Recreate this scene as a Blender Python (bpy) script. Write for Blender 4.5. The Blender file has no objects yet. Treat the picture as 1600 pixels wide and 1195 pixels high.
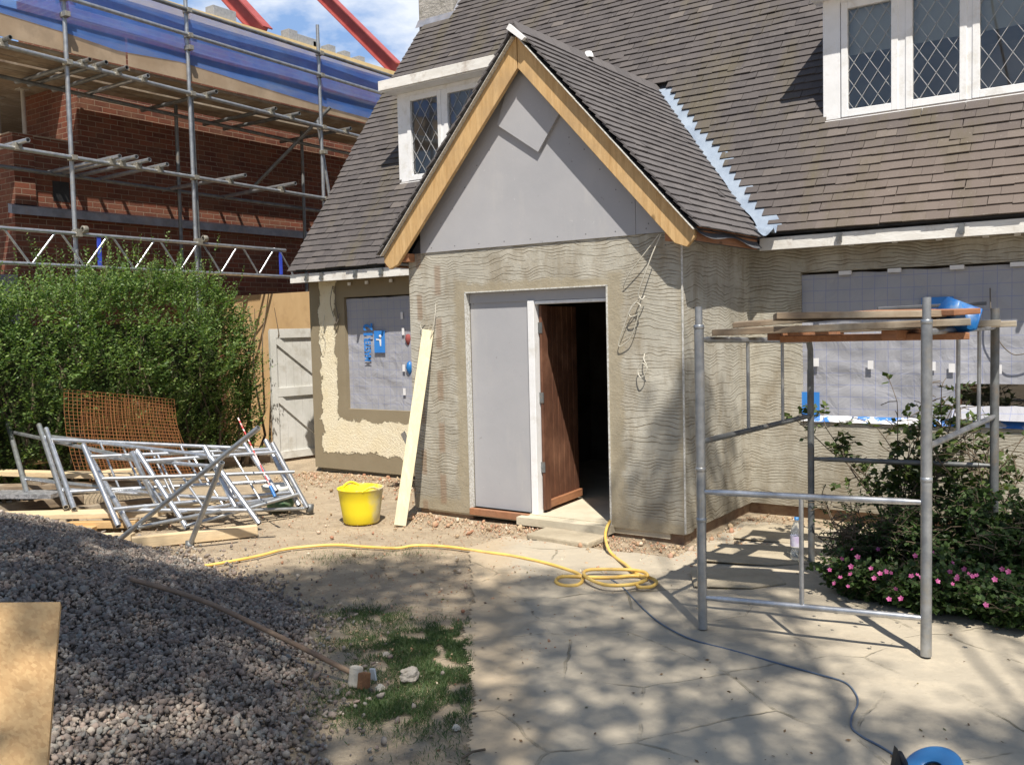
import bpy, math, random
import numpy as np
from mathutils import Vector, Matrix, noise
random.seed(7); rng = np.random.default_rng(7)
R = math.radians
scn = bpy.context.scene
COL = scn.collection
# ------------------------------------------------------------------ camera
CAMF, YAW, PITCH, ROLL, CAMH = 1452.5/1600, R(35.05), R(3.36), R(-1.40), 1.7
_cy, _sy = math.cos(YAW), math.sin(YAW)
FW = Vector((-_sy*math.cos(PITCH), _cy*math.cos(PITCH), -math.sin(PITCH)))
_R = Vector((_cy, _sy, 0)); _U = _R.cross(FW)
RT = _R*math.cos(ROLL) + _U*math.sin(ROLL)
UP = -_R*math.sin(ROLL) + _U*math.cos(ROLL)
CP = Vector((0, 0, CAMH))
cd = bpy.data.cameras.new('camera'); cam = bpy.data.objects.new('camera', cd); COL.objects.link(cam)
cd.sensor_width = 36; cd.sensor_fit = 'HORIZONTAL'; cd.lens = 36*CAMF; cd.clip_start = .05; cd.clip_end = 3000
m3 = Matrix((RT, UP, -FW)).transposed()
cam.matrix_world = Matrix.Translation(CP) @ m3.to_4x4()
scn.camera = cam
# ------------------------------------------------------------------ sky and sun
SUN_EL, SUN_AZ = R(58), R(42)            # light travels towards -X,+Y
sd = Vector((-math.sin(SUN_AZ)*math.cos(SUN_EL), math.cos(SUN_AZ)*math.cos(SUN_EL), -math.sin(SUN_EL)))
sl = bpy.data.lights.new('sun', 'SUN'); sl.energy = 5.0; sl.angle = R(.53); sl.color = (1, .93, .82)
so = bpy.data.objects.new('sun', sl); COL.objects.link(so); so.rotation_euler = sd.to_track_quat('-Z', 'Y').to_euler()
so.location = (8, -8, 20)
W = bpy.data.worlds.new('World'); scn.world = W; W.use_nodes = True
wn = W.node_tree; wn.nodes.clear()
wo = wn.nodes.new('ShaderNodeOutputWorld'); bg = wn.nodes.new('ShaderNodeBackground')
sky = wn.nodes.new('ShaderNodeTexSky'); sky.sky_type = 'NISHITA'; sky.sun_disc = False
sky.sun_elevation = SUN_EL; sky.sun_rotation = math.atan2(-sd.x, -sd.y)
sky.air_density = 1.0; sky.dust_density = .8; sky.ozone_density = 1.2
tc = wn.nodes.new('ShaderNodeTexCoord'); mp = wn.nodes.new('ShaderNodeMapping'); mp.inputs['Scale'].default_value = (1, 1, 2.2)
nz = wn.nodes.new('ShaderNodeTexNoise'); nz.inputs['Scale'].default_value = 3.6; nz.inputs['Detail'].default_value = 9; nz.inputs['Roughness'].default_value = .58
rp = wn.nodes.new('ShaderNodeValToRGB'); rp.color_ramp.elements[0].position = .48; rp.color_ramp.elements[1].position = .60
mx = wn.nodes.new('ShaderNodeMixRGB'); mx.inputs[2].default_value = (13.5, 14.3, 15.6, 1)
wn.links.new(tc.outputs['Generated'], mp.inputs[0]); wn.links.new(mp.outputs[0], nz.inputs[0]); wn.links.new(nz.outputs[0], rp.inputs[0])
dt = wn.nodes.new('ShaderNodeVectorMath'); dt.operation = 'DOT_PRODUCT'; dt.inputs[1].default_value = (-.74, .62, .27)   # broken cloud bank over the neighbour
mr = wn.nodes.new('ShaderNodeMapRange'); mr.inputs[1].default_value = .55; mr.inputs[2].default_value = .97; mr.inputs[3].default_value = .30; mr.inputs[4].default_value = 1
ml = wn.nodes.new('ShaderNodeMath'); ml.operation = 'MULTIPLY'; thin = wn.nodes.new('ShaderNodeMath'); thin.operation = 'MAXIMUM'; thin.inputs[1].default_value = .0; hz = wn.nodes.new('ShaderNodeMixRGB'); hz.inputs[2].default_value = (5.2, 8.4, 14.5, 1); hm_ = wn.nodes.new('ShaderNodeMath'); hm_.operation = 'MULTIPLY'; hm_.inputs[1].default_value = .75; wn.links.new(mr.outputs[0], hm_.inputs[0]); wn.links.new(hm_.outputs[0], hz.inputs[0]); wn.links.new(sky.outputs[0], hz.inputs[1])
wn.links.new(tc.outputs['Generated'], dt.inputs[0]); wn.links.new(dt.outputs['Value'], mr.inputs[0]); wn.links.new(rp.outputs[0], thin.inputs[0]); wn.links.new(thin.outputs[0], ml.inputs[0]); wn.links.new(mr.outputs[0], ml.inputs[1])
wn.links.new(ml.outputs[0], mx.inputs[0]); wn.links.new(hz.outputs[0], mx.inputs[1]); wn.links.new(mx.outputs[0], bg.inputs[0])
bg.inputs[1].default_value = .05; wn.links.new(bg.outputs[0], wo.inputs[0])
scn.view_settings.view_transform = 'Standard'; scn.view_settings.look = 'None'
scn.view_settings.exposure = 0.46; scn.view_settings.gamma = 1
scn.render.engine = 'CYCLES'

# ------------------------------------------------------------------ measuring helpers (photo pixel -> point on a known plane)
def ray(px, py): return FW*1452.5 + RT*(px-800) - UP*(py-597.5)
def PZ(px, py, z=0.): d = ray(px, py); return CP + d*((z-CAMH)/d.z)
def PY(px, py, Y): d = ray(px, py); return CP + d*(Y/d.y)
def PX(px, py, X): d = ray(px, py); return CP + d*(X/d.x)
def PD(px, py, D): d = ray(px, py); return CP + d*(D/1452.5)

# ------------------------------------------------------------------ node helper
class NT:
    def __init__(s, name):
        s.m = bpy.data.materials.new(name); s.m.use_nodes = True; s.t = s.m.node_tree; s.t.nodes.clear()
        s.out = s.n('ShaderNodeOutputMaterial'); s.b = s.n('ShaderNodeBsdfPrincipled'); s.l(s.b.outputs[0], s.out.inputs[0])
        s.tc = s.n('ShaderNodeTexCoord'); s.co = s.tc.outputs['Object']
    def n(s, t, **k):
        x = s.t.nodes.new(t)
        for a, b in k.items(): setattr(x, a, b)
        return x
    def l(s, a, b): s.t.links.new(a, b)
    def put(s, sock, v):
        if hasattr(v, 'links') or hasattr(v, 'is_linked'): s.l(v, sock)
        else:
            if isinstance(v, tuple) and len(v) == 3 and sock.type == 'RGBA': v = v+(1,)
            sock.default_value = v
    def math(s, op, a, b=0., c=None, clamp=False):
        x = s.n('ShaderNodeMath', operation=op, use_clamp=clamp); s.put(x.inputs[0], a); s.put(x.inputs[1], b)
        if c is not None: s.put(x.inputs[2], c)
        return x.outputs[0]
    def noise(s, scale, detail=4, rough=.55, vec=None, st=None, dist=0.):
        v = vec or s.co
        if st:
            q = s.n('ShaderNodeMapping'); s.l(v, q.inputs[0]); q.inputs['Scale'].default_value = st; v = q.outputs[0]
        x = s.n('ShaderNodeTexNoise'); s.l(v, x.inputs['Vector']); x.inputs['Scale'].default_value = scale
        x.inputs['Detail'].default_value = detail; x.inputs['Roughness'].default_value = rough; x.inputs['Distortion'].default_value = dist
        return x.outputs[0]
    def ramp(s, f, stops):
        x = s.n('ShaderNodeValToRGB'); s.l(f, x.inputs[0]); e = x.color_ramp.elements
        while len(e) < len(stops): e.new(.5)
        for i, (p, c) in enumerate(stops):
            e[i].position = p; e[i].color = (c, c, c, 1) if not isinstance(c, tuple) else c+(1,)
        return x.outputs[0]
    def step(s, f, a, b):       # smooth 0..1 between a and b
        x = s.n('ShaderNodeMapRange', interpolation_type='SMOOTHSTEP'); s.put(x.inputs[0], f)
        s.put(x.inputs[1], a); s.put(x.inputs[2], b); return x.outputs[0]
    def mix(s, f, a, b, mode='MIX'):
        x = s.n('ShaderNodeMixRGB', blend_type=mode); s.put(x.inputs[0], f); s.put(x.inputs[1], a); s.put(x.inputs[2], b); return x.outputs[0]
    def xyz(s, vec=None):
        x = s.n('ShaderNodeSeparateXYZ'); s.l(vec or s.co, x.inputs[0]); return x.outputs
    def comb(s, a, b, c=0.):
        x = s.n('ShaderNodeCombineXYZ'); s.put(x.inputs[0], a); s.put(x.inputs[1], b); s.put(x.inputs[2], c); return x.outputs[0]
    def isl(s): return s.n('ShaderNodeNewGeometry').outputs['Random Per Island']
    def bump(s, h, dist=.01, strength=1.):
        x = s.n('ShaderNodeBump'); s.l(h, x.inputs['Height']); x.inputs['Distance'].default_value = dist; x.inputs['Strength'].default_value = strength
        s.l(x.outputs[0], s.b.inputs['Normal']); return x
    def fin(s, col=None, rough=None, metal=0., spec=None):
        if col is not None: s.put(s.b.inputs['Base Color'], col)
        if rough is not None: s.put(s.b.inputs['Roughness'], rough)
        s.b.inputs['Metallic'].default_value = metal
        if spec is not None: s.b.inputs['Specular IOR Level'].default_value = spec
        return s.m

def simple(name, a, b, scale=6, rough=.8, metal=0., bump=.0, bs=60, st=None, spec=None, dirt=None, lo=.35, hi=.65):
    n = NT(name); c = n.mix(n.ramp(n.noise(scale, 6, .6, st=st), [(lo, 0.), (hi, 1.)]), a, b)
    if dirt: c = n.mix(n.ramp(n.noise(scale*.6+1.3, 8, .7), [(.52, 0.), (.66, .8)]), c, dirt)
    if bump: n.bump(n.noise(bs, 5, .6, st=st), bump)
    return n.fin(c, rough, metal, spec)

MAT = {}
def wood(name, a, b, axis=0, dirt=None, rough=.75, sc=1.):
    n = NT(name); st = [9., 9., 9.]; st[axis] = .7
    g = n.noise(3*sc, 6, .6, st=tuple(st), dist=.6); g2 = n.noise(22*sc, 4, .6, st=tuple(st))
    c = n.mix(n.ramp(g, [(.35, 0.), (.68, 1.)]), a, b)
    c = n.mix(n.math('MULTIPLY', n.ramp(g2, [(.45, 0.), (.7, 1.)]), .35), c, tuple(x*.5 for x in a))
    if dirt: c = n.mix(n.ramp(n.noise(2.3, 7, .65), [(.48, 0.), (.68, .8)]), c, dirt)
    kv = n.n('ShaderNodeTexVoronoi'); q_ = n.n('ShaderNodeMapping'); n.l(n.co, q_.inputs[0]); ks = [5., 5., 5.]; ks[axis] = 2.6; q_.inputs['Scale'].default_value = ks; n.l(q_.outputs[0], kv.inputs['Vector']); kv.inputs['Scale'].default_value = 1.
    c = n.mix(n.math('MULTIPLY', n.step(kv.outputs['Distance'], .13, .05), .75), c, tuple(x*.32 for x in a))
    n.bump(g2, .002); return n.fin(c, rough)
for ax, s_ in enumerate('xyz'):
    MAT['wood_'+s_] = wood('new_timber_'+s_, (.50, .31, .13), (.66, .45, .22), ax, dirt=(.40, .27, .14))
    MAT['pale_'+s_] = wood('pale_timber_'+s_, (.66, .50, .30), (.78, .62, .40), ax, dirt=(.5, .40, .27))
    MAT['old_'+s_] = wood('weathered_board_'+s_, (.17, .125, .085), (.30, .225, .15), ax, dirt=(.42, .37, .29))
MAT['plank'] = wood('leaning_plank', (.66, .58, .38), (.78, .72, .50), 2, dirt=(.55, .50, .38))
MAT['brown_door'] = wood('stained_door', (.085, .034, .018), (.165, .066, .034), 2, dirt=(.25, .12, .07), sc=2.2)
MAT['redwood'] = wood('eaves_timber', (.30, .13, .06), (.42, .20, .10), 1, dirt=(.25, .14, .09))
MAT['white'] = simple('white_paint', (.82, .83, .85), (.76, .77, .78), 9, .45, bump=.001, bs=40, dirt=(.66, .65, .62))
MAT['white_fascia'] = simple('flaking_white_paint', (.80, .79, .76), (.66, .64, .60), 5, .6, bump=.002, bs=30, dirt=(.42, .36, .31), st=(1, 1, 3))
MAT['white_gate'] = simple('gate_white_paint', (.66, .66, .64), (.56, .56, .53), 4, .6, bump=.001, bs=30, dirt=(.45, .43, .38))
MAT['galv'] = simple('galvanised_steel', (.46, .48, .50), (.30, .32, .345), 14, .42, metal=.75, dirt=(.44, .42, .38))
MAT['galvb'] = simple('galvanised_steel_bright', (.62, .64, .67), (.42, .44, .475), 18, .33, metal=.8, dirt=(.50, .48, .45))
MAT['galvdark'] = simple('weathered_steel_tube', (.23, .245, .25), (.14, .145, .15), 10, .55, metal=.6, dirt=(.24, .2, .16))
MAT['coupler'] = simple('coupler_steel', (.42, .40, .34), (.26, .24, .2), 30, .5, metal=.6)
MAT['blue_steel'] = simple('blue_tube', (.03, .06, .45), (.05, .09, .6), 10, .5)
MAT['red_steel'] = simple('red_oxide_beam', (.30, .055, .05), (.37, .09, .08), 4, .55, dirt=(.3, .06, .05))
MAT['block'] = simple('concrete_block', (.33, .345, .365), (.25, .26, .28), 20, .9, bump=.004, bs=80)
MAT['ply_yellow'] = simple('roof_edge_board', (.60, .44, .20), (.70, .55, .30), 3, .8)
MAT['ply_brown'] = simple('hoarding_plywood', (.50, .33, .16), (.58, .40, .21), 3, .8, dirt=(.42, .27, .14), st=(1, 1, .5))
MAT['toe'] = simple('toe_sheet', (.28, .205, .135), (.37, .285, .20), 2.5, .85, dirt=(.26, .2, .14))
MAT['lead'] = simple('lead_flashing', (.19, .20, .23), (.30, .31, .36), 6, .5, metal=.3, dirt=(.3, .27, .26), bump=.004, bs=14)
MAT['liner'] = simple('valley_liner', (.23, .285, .37), (.31, .37, .45), 6, .5, bump=.006, bs=9)
MAT['felt'] = simple('roofing_felt', (.07, .075, .085), (.12, .125, .14), 8, .6)
def gboard():
    n = NT('grey_cement_board'); c = n.mix(n.ramp(n.noise(1.1, 7, .65), [(.3, 0.), (.7, 1.)]), (.35, .355, .38), (.41, .41, .43))
    c = n.mix(n.ramp(n.noise(2.6, 8, .7, st=(1.4, 1, .35)), [(.54, 0.), (.72, .5)]), c, (.47, .46, .45))
    c = n.mix(n.ramp(n.noise(26, 3, .6), [(.70, 0.), (.74, .7)]), c, (.56, .56, .56))
    c = n.mix(n.ramp(n.noise(17, 3, .6), [(.72, 0.), (.76, .6)]), c, (.20, .19, .18))
    n.bump(n.noise(7, 6, .6), .002); return n.fin(c, .7)
MAT['greyboard'] = gboard()
MAT['yellow_tub'] = simple('yellow_rubber', (.82, .66, .02), (.86, .72, .05), 4, .45, dirt=(.62, .55, .28))
def tubm():
    n = NT('yellow_rubber'); q = n.n('ShaderNodeNewGeometry'); x, y, z = n.xyz(q.outputs['Normal'])
    px_, py_, pz_ = n.xyz(); a = n.math('ADD', n.math('MULTIPLY', px_, .85), n.math('MULTIPLY', py_, .5))
    w = n.math('ADD', a, n.math('MULTIPLY', n.math('SUBTRACT', n.noise(7, 6, .6), .5), .16))
    f = n.math('MAXIMUM', n.step(w, TUBC+.10, TUBC+.19), n.math('MULTIPLY', n.ramp(n.noise(16, 7, .7), [(.55, 0.), (.7, 1.)]), n.math('MULTIPLY', n.step(pz_, .22, .33), .7)))
    c = n.mix(f, (.84, .68, .02), n.mix(n.noise(20, 5), (.50, .44, .28), (.62, .56, .38))); return n.fin(c, .5)
MAT['mortar'] = simple('wet_mortar', (.36, .30, .21), (.45, .39, .28), 12, .9, bump=.02, bs=18)
MAT['hose'] = simple('yellow_hose', (.72, .45, .10), (.80, .56, .16), 9, .45, dirt=(.55, .38, .16))
MAT['cable'] = simple('blue_grey_cable', (.09, .13, .20), (.14, .18, .24), 8, .5)
MAT['cream_cable'] = simple('cream_cable', (.50, .48, .40), (.6, .57, .5), 8, .6)
MAT['dark_cable'] = simple('dark_cable', (.10, .085, .07), (.16, .14, .12), 8, .6)
MAT['blue_plastic'] = simple('blue_plastic', (.015, .12, .38), (.02, .17, .48), 6, .4, dirt=(.18, .26, .38))
MAT['bluepale'] = simple('sky_blue_plastic', (.03, .17, .42), (.05, .22, .50), 6, .35, dirt=(.2, .3, .4))
MAT['black'] = simple('black_plastic_and_shade', (.012, .012, .014), (.03, .03, .03), 10, .5)
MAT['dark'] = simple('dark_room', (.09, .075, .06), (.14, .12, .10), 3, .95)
MAT['rust'] = simple('rusty_wire', (.22, .085, .03), (.33, .14, .05), 12, .9)
MAT['rock'] = simple('rock', (.34, .30, .25), (.46, .42, .36), 9, .95, bump=.02, bs=20)
MAT['palerock'] = simple('pale_brush_head', (.50, .45, .36), (.62, .57, .48), 12, .95, bump=.01, bs=30)
MAT['bristle'] = simple('brown_bristle', (.24, .11, .05), (.34, .17, .08), 30, .95, bump=.01, bs=120)
MAT['bead'] = simple('corner_bead', (.62, .62, .60), (.45, .44, .40), 60, .6, lo=.45, hi=.55)
MAT['blue_print'] = simple('blue_print', (.03, .20, .62), (.04, .24, .66), 5, .6)
MAT['white_tape'] = simple('white_tape', (.8, .8, .82), (.72, .72, .74), 9, .5)
MAT['bark'] = simple('bark', (.10, .075, .05), (.17, .13, .09), 8, .95, bump=.02, bs=20, st=(1, 1, .3))
MAT['stem'] = simple('green_stem', (.09, .10, .04), (.15, .12, .06), 8, .9)
MAT['handle'] = wood('grey_handle', (.20, .13, .085), (.29, .20, .13), 0)
MAT['chimney'] = simple('chimney_render', (.30, .285, .26), (.42, .40, .37), 5, .95, bump=.02, bs=30, dirt=(.2, .19, .16))
MAT['room'] = simple('bedroom_plaster', (.70, .69, .70), (.76, .75, .76), 2, .9)
MAT['blind'] = simple('blind_cloth', (.74, .80, .78), (.80, .85, .84), 4, .8)
MAT['red_rod'] = simple('red_white_rod', (.6, .05, .05), (.75, .6, .58), 14, .5, lo=.48, hi=.52, st=(0, 0, 1))
MAT['whitep'] = simple('white_plastic', (.72, .72, .68), (.62, .61, .56), 8, .5, dirt=(.5, .46, .38))
MAT['greenp'] = simple('green_plastic', (.04, .12, .05), (.06, .17, .08), 8, .5, dirt=(.2, .19, .14))
MAT['tread'] = simple('tread_plate', (.30, .31, .33), (.52, .53, .56), 26, .45, metal=.6, lo=.45, hi=.55)
MAT['stonestep'] = simple('step_stone', (.34, .29, .21), (.44, .38, .28), 5, .95, bump=.015, bs=16)
MAT['prop'] = simple('prop_paint', (.42, .40, .36), (.3, .28, .25), 6, .7)

def scratch():
    n = NT('scratch_coat'); x, y, z = n.xyz(); u = n.math('ADD', x, y)
    v2 = n.comb(u, z)
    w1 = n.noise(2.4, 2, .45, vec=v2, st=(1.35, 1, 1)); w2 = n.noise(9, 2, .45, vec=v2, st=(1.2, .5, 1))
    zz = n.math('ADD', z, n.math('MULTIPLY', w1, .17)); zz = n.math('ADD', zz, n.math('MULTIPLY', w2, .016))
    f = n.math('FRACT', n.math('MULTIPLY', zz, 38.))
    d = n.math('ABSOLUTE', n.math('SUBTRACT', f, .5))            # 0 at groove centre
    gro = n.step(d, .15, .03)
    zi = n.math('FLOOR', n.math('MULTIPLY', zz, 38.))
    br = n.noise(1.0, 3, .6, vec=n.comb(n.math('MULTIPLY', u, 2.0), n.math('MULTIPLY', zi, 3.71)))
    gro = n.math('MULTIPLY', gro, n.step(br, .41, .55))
    # smooth trowelled bands by the door reveal, corners and base
    ex = n.math('MINIMUM', n.math('ABSOLUTE', n.math('ADD', x, 5.14)), n.math('ABSOLUTE', n.math('ADD', x, 3.60)))
    wob = n.math('MULTIPLY', n.noise(7, 5, .6, vec=v2), .16)
    band = n.math('MULTIPLY', n.step(n.math('ADD', ex, wob), .19, .13), n.step(z, 2.16, 2.10))
    hb = n.math('MULTIPLY', n.math('MULTIPLY', n.step(n.math('ADD', z, wob), 2.19, 2.15), n.step(z, 2.0, 2.02)), n.math('MULTIPLY', n.step(x, -5.2, -5.14), n.step(x, -3.55, -3.6)))
    base = n.step(n.math('ADD', z, wob), .27, .20)
    cor = n.step(n.math('ADD', n.math('ABSOLUTE', n.math('ADD', x, 3.0)), wob), .14, .09)
    sm = n.math('MAXIMUM', n.math('MAXIMUM', band, hb), n.math('MAXIMUM', base, n.math('MULTIPLY', cor, .7)))
    front = n.step(y, 6.6, 6.57)
    sm = n.math('MULTIPLY', sm, front)
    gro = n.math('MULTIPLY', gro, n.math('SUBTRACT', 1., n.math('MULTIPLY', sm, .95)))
    c = n.mix(n.ramp(n.noise(1.7, 6, .65, vec=v2), [(.3, 0.), (.7, 1.)]), (.375, .355, .30), (.53, .51, .445))
    c = n.mix(n.ramp(n.noise(3.1, 7, .7, vec=v2, st=(1.5, .5, 1)), [(.46, 0.), (.66, .7)]), c, (.27, .225, .16))
    c = n.mix(n.ramp(n.noise(.9, 6, .7, vec=v2), [(.50, 0.), (.64, .55)]), c, (.255, .235, .19))
    damp = n.math('MULTIPLY', n.step(n.math('ADD', z, n.math('MULTIPLY', n.noise(2.4, 6, .7, vec=v2), .9)), .95, .55), .6); c = n.mix(damp, c, (.235, .21, .16))
    c = n.mix(n.math('MULTIPLY', sm, .8), c, n.mix(n.noise(6, 6, .7), (.25, .21, .145), (.42, .37, .27)))
    # dark damp marks where the brickwork below shows
    bx = n.math('ABSOLUTE', n.math('SUBTRACT', n.math('FRACT', n.math('MULTIPLY', z, 2.1)), .5))
    mk = n.math('MULTIPLY', n.step(n.math('ABSOLUTE', n.math('ADD', x, 5.40)), .05, .02), n.step(bx, .33, .24))
    mk2 = n.math('MULTIPLY', n.step(n.math('ABSOLUTE', n.math('ADD', x, 5.62)), .04, .02), n.step(bx, .20, .30))
    mk = n.math('MULTIPLY', n.math('MAXIMUM', mk, mk2), front)
    c = n.mix(n.math('MULTIPLY', mk, .55), c, (.27, .17, .11))
    c = n.mix(n.math('MULTIPLY', gro, .68), c, (.17, .135, .085))  # groove shadow painted into the colour, along with some held dirt
    fine = n.noise(90, 4, .6)
    lump = n.noise(14, 4, .6, vec=v2)
    h = n.math('ADD', n.math('MULTIPLY', gro, -1.), n.math('ADD', n.math('MULTIPLY', fine, .35), n.math('MULTIPLY', lump, .9)))
    n.bump(h, .008, .8); return n.fin(c, .95, spec=.2)
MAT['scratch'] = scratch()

def cream():
    n = NT('cream_pebble_render'); x, y, z = n.xyz(); v2 = n.comb(x, z)
    w = n.math('MULTIPLY', n.math('SUBTRACT', n.noise(5, 7, .7, vec=v2), .5), .30)
    left = n.step(n.math('ADD', x, w), -8.435, -8.45)
    bot = n.step(n.math('ADD', z, w), .245, .23)
    dx = n.math('MAXIMUM', n.math('SUBTRACT', -8.17, x), n.math('SUBTRACT', x, -6.6))
    dz = n.math('MAXIMUM', n.math('SUBTRACT', .64, z), n.math('SUBTRACT', z, 3.))
    win = n.step(n.math('ADD', n.math('MAXIMUM', dx, dz), w), .01, -.005)
    cem = n.math('MAXIMUM', n.math('MAXIMUM', left, bot), win)
    hi = n.noise(55, 5, .7)
    c = n.mix(n.ramp(n.noise(4, 7, .7), [(.35, 0.), (.7, 1.)]), (.80, .71, .51), (.86, .80, .64))
    c = n.mix(n.ramp(n.noise(16, 6, .75), [(.56, 0.), (.68, .55)]), c, (.55, .42, .24))
    cc = n.mix(n.noise(5, 5, .6), (.23, .19, .125), (.30, .255, .18))
    c = n.mix(cem, c, cc)
    h = n.math('MULTIPLY', hi, n.math('SUBTRACT', 1.15, cem)); h = n.math('ADD', h, n.math('MULTIPLY', cem, -.6))
    n.bump(h, .012, 1.); return n.fin(c, .95, spec=.2)
MAT['cream'] = cream()

def brick():
    n = NT('red_brick'); x, y, z = n.xyz()
    g = n.n('ShaderNodeNewGeometry'); nx, ny, nzz = n.xyz(g.outputs['Normal'])
    ux = n.mix(n.math('GREATER_THAN', n.math('ABSOLUTE', nx), .5), n.comb(x, z), n.comb(y, z))
    b = n.n('ShaderNodeTexBrick'); n.l(ux, b.inputs['Vector']); b.inputs['Scale'].default_value = 1
    b.inputs['Brick Width'].default_value = .225; b.inputs['Row Height'].default_value = .075; b.inputs['Mortar Size'].default_value = .006
    b.inputs['Mortar Smooth'].default_value = .3; b.inputs['Bias'].default_value = 0
    b.inputs['Color1'].default_value = (.19, .062, .038, 1); b.inputs['Color2'].default_value = (.10, .036, .027, 1); b.inputs['Mortar'].default_value = (.27, .20, .15, 1)
    c = n.mix(n.ramp(n.noise(2.2, 6, .7), [(.4, 0.), (.7, .6)]), b.outputs[0], (.20, .11, .07))
    c = n.mix(.35, c, n.noise(40, 4, .7), 'OVERLAY')
    h = n.math('SUBTRACT', n.math('MULTIPLY', n.noise(60, 4), .3), b.outputs['Fac']); n.bump(h, .008, .8)
    return n.fin(c, .9, spec=.2)
MAT['brick'] = brick()

def tiles(name, warm):
    n = NT(name); r = n.isl(); x, y, z = n.xyz()
    c = n.ramp(r, [(0., (.082, .074, .075)), (.35, (.092, .083, .083)), (.7, (.101, .091, .090)), (.97, (.110, .098, .095)), (1., (.145, .128, .118))] if warm else [(0., (.105, .098, .101)), (.5, (.122, .114, .116)), (1., (.138, .128, .129))])
    if warm:
        wm = n.math('MULTIPLY', n.step(z, 3.9, 2.6), n.step(x, -3.2, -1.6))
        c = n.mix(n.math('MULTIPLY', wm, .62), c, n.mix(r, (.175, .138, .116), (.205, .163, .137)))
        c = n.mix(n.ramp(n.noise(1.4, 6, .7, st=(1.8, .5, .5)), [(.5, 0.), (.68, .65)]), c, (.11, .095, .06))
    c = n.mix(n.ramp(n.noise(34, 5, .75), [(.60, 0.), (.72, .5)]), c, (.30, .28, .25))
    n.bump(n.noise(120, 3), .0015); return n.fin(c, .9 if warm else .85, spec=.25)
MAT['tile'] = tiles('roof_tiles_old', True); MAT['tile2'] = tiles('roof_tiles_new', False)

def membrane():
    n = NT('grey_membrane'); x, y, z = n.xyz()
    def ln(a): return n.step(n.math('ABSOLUTE', n.math('SUBTRACT', n.math('FRACT', n.math('MULTIPLY', a, 10.)), .5)), .035, .02)
    g = n.math('MAXIMUM', ln(x), ln(z))
    c = n.mix(n.noise(2, 5), (.31, .32, .36), (.40, .405, .45)); c = n.mix(n.math('MULTIPLY', g, .5), c, (.16, .20, .42))
    n.bump(n.noise(5, 4, .55, dist=1.), .03, .5); return n.fin(c, .55)
MAT['membrane'] = membrane()

def dirt():
    n = NT('sandy_ground')
    a = n.noise(.9, 8, .65); b = n.noise(6, 8, .7); f = n.noise(45, 6, .7)
    c = n.mix(n.ramp(a, [(.35, 0.), (.65, 1.)]), (.48, .385, .275), (.37, .30, .215))
    c = n.mix(n.ramp(b, [(.45, 0.), (.7, .7)]), c, (.56, .47, .34))
    c = n.mix(n.ramp(n.noise(2.7, 8, .72), [(.50, 0.), (.66, .7)]), c, (.28, .225, .165))
    c = n.mix(n.ramp(f, [(.55, 0.), (.75, .6)]), c, (.24, .18, .12))
    c = n.mix(n.ramp(n.noise(110, 2), [(.66, 0.), (.70, .6)]), c, (.62, .54, .42))
    n.bump(n.math('ADD', n.math('MULTIPLY', b, 1.2), n.math('MULTIPLY', f, .5)), .05, .8); return n.fin(c, .97, spec=.15)
MAT['dirt'] = dirt()
def paving():
    n = NT('stone_paving')
    q = n.n('ShaderNodeMapping'); n.l(n.co, q.inputs[0]); q.inputs['Rotation'].default_value = (0, 0, R(37))
    wv = n.n('ShaderNodeVectorMath', operation='ADD'); n.l(q.outputs[0], wv.inputs[0])
    nn = n.n('ShaderNodeTexNoise'); n.l(n.co, nn.inputs['Vector']); nn.inputs['Scale'].default_value = 2.2; nn.inputs['Detail'].default_value = 6
    sc = n.n('ShaderNodeVectorMath', operation='SCALE'); n.l(nn.outputs[1], sc.inputs[0]); sc.inputs['Scale'].default_value = .16; n.l(sc.outputs[0], wv.inputs[1])
    def vor(s, rnd, feat):
        v = n.n('ShaderNodeTexVoronoi', feature=feat, voronoi_dimensions='2D'); n.l(wv.outputs[0], v.inputs['Vector']); v.inputs['Scale'].default_value = s; v.inputs['Randomness'].default_value = rnd; return v
    e = vor(1.55, .75, 'DISTANCE_TO_EDGE'); cell = vor(1.55, .75, 'F1')
    vis = n.ramp(n.noise(1.6, 5, .7), [(.46, .0), (.64, .85)])
    jt = n.math('MULTIPLY', n.step(e.outputs['Distance'], .016, .003), vis)
    c = n.mix(n.ramp(n.noise(1.1, 7, .65), [(.35, 0.), (.65, 1.)]), (.385, .34, .27), (.465, .41, .32))
    c = n.mix(n.math('MULTIPLY', n.xyz(cell.outputs['Color'])[0], .20), c, (.31, .28, .225))
    c = n.mix(n.ramp(n.noise(5, 8, .7), [(.48, 0.), (.70, .75)]), c, (.53, .46, .35))
    ex_ = n.math('ADD', n.math('MULTIPLY', n.math('ADD', n.xyz()[0], 4.10), .795), n.math('MULTIPLY', n.math('SUBTRACT', n.xyz()[1], 5.27), .607)); sp = n.math('MULTIPLY', n.step(n.math('ADD', ex_, n.math('MULTIPLY', n.noise(3, 6, .7), -.45)), .18, -.05), .9)
    c = n.mix(sp, c, n.mix(n.noise(6, 8, .7), (.47, .375, .265), (.38, .31, .215)))
    c = n.mix(n.ramp(n.noise(30, 6, .75), [(.60, 0.), (.74, .55)]), c, (.21, .175, .12))
    c = n.mix(n.math('MULTIPLY', jt, .7), c, (.15, .135, .08))
    h = n.math('SUBTRACT', n.math('ADD', n.math('MULTIPLY', n.noise(24, 6, .65), .35), n.math('MULTIPLY', n.noise(4, 4), .9)), n.math('MULTIPLY', jt, 1.2))
    n.bump(h, .016, .9); return n.fin(c, .93, spec=.2)
MAT['paving'] = paving()
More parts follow.
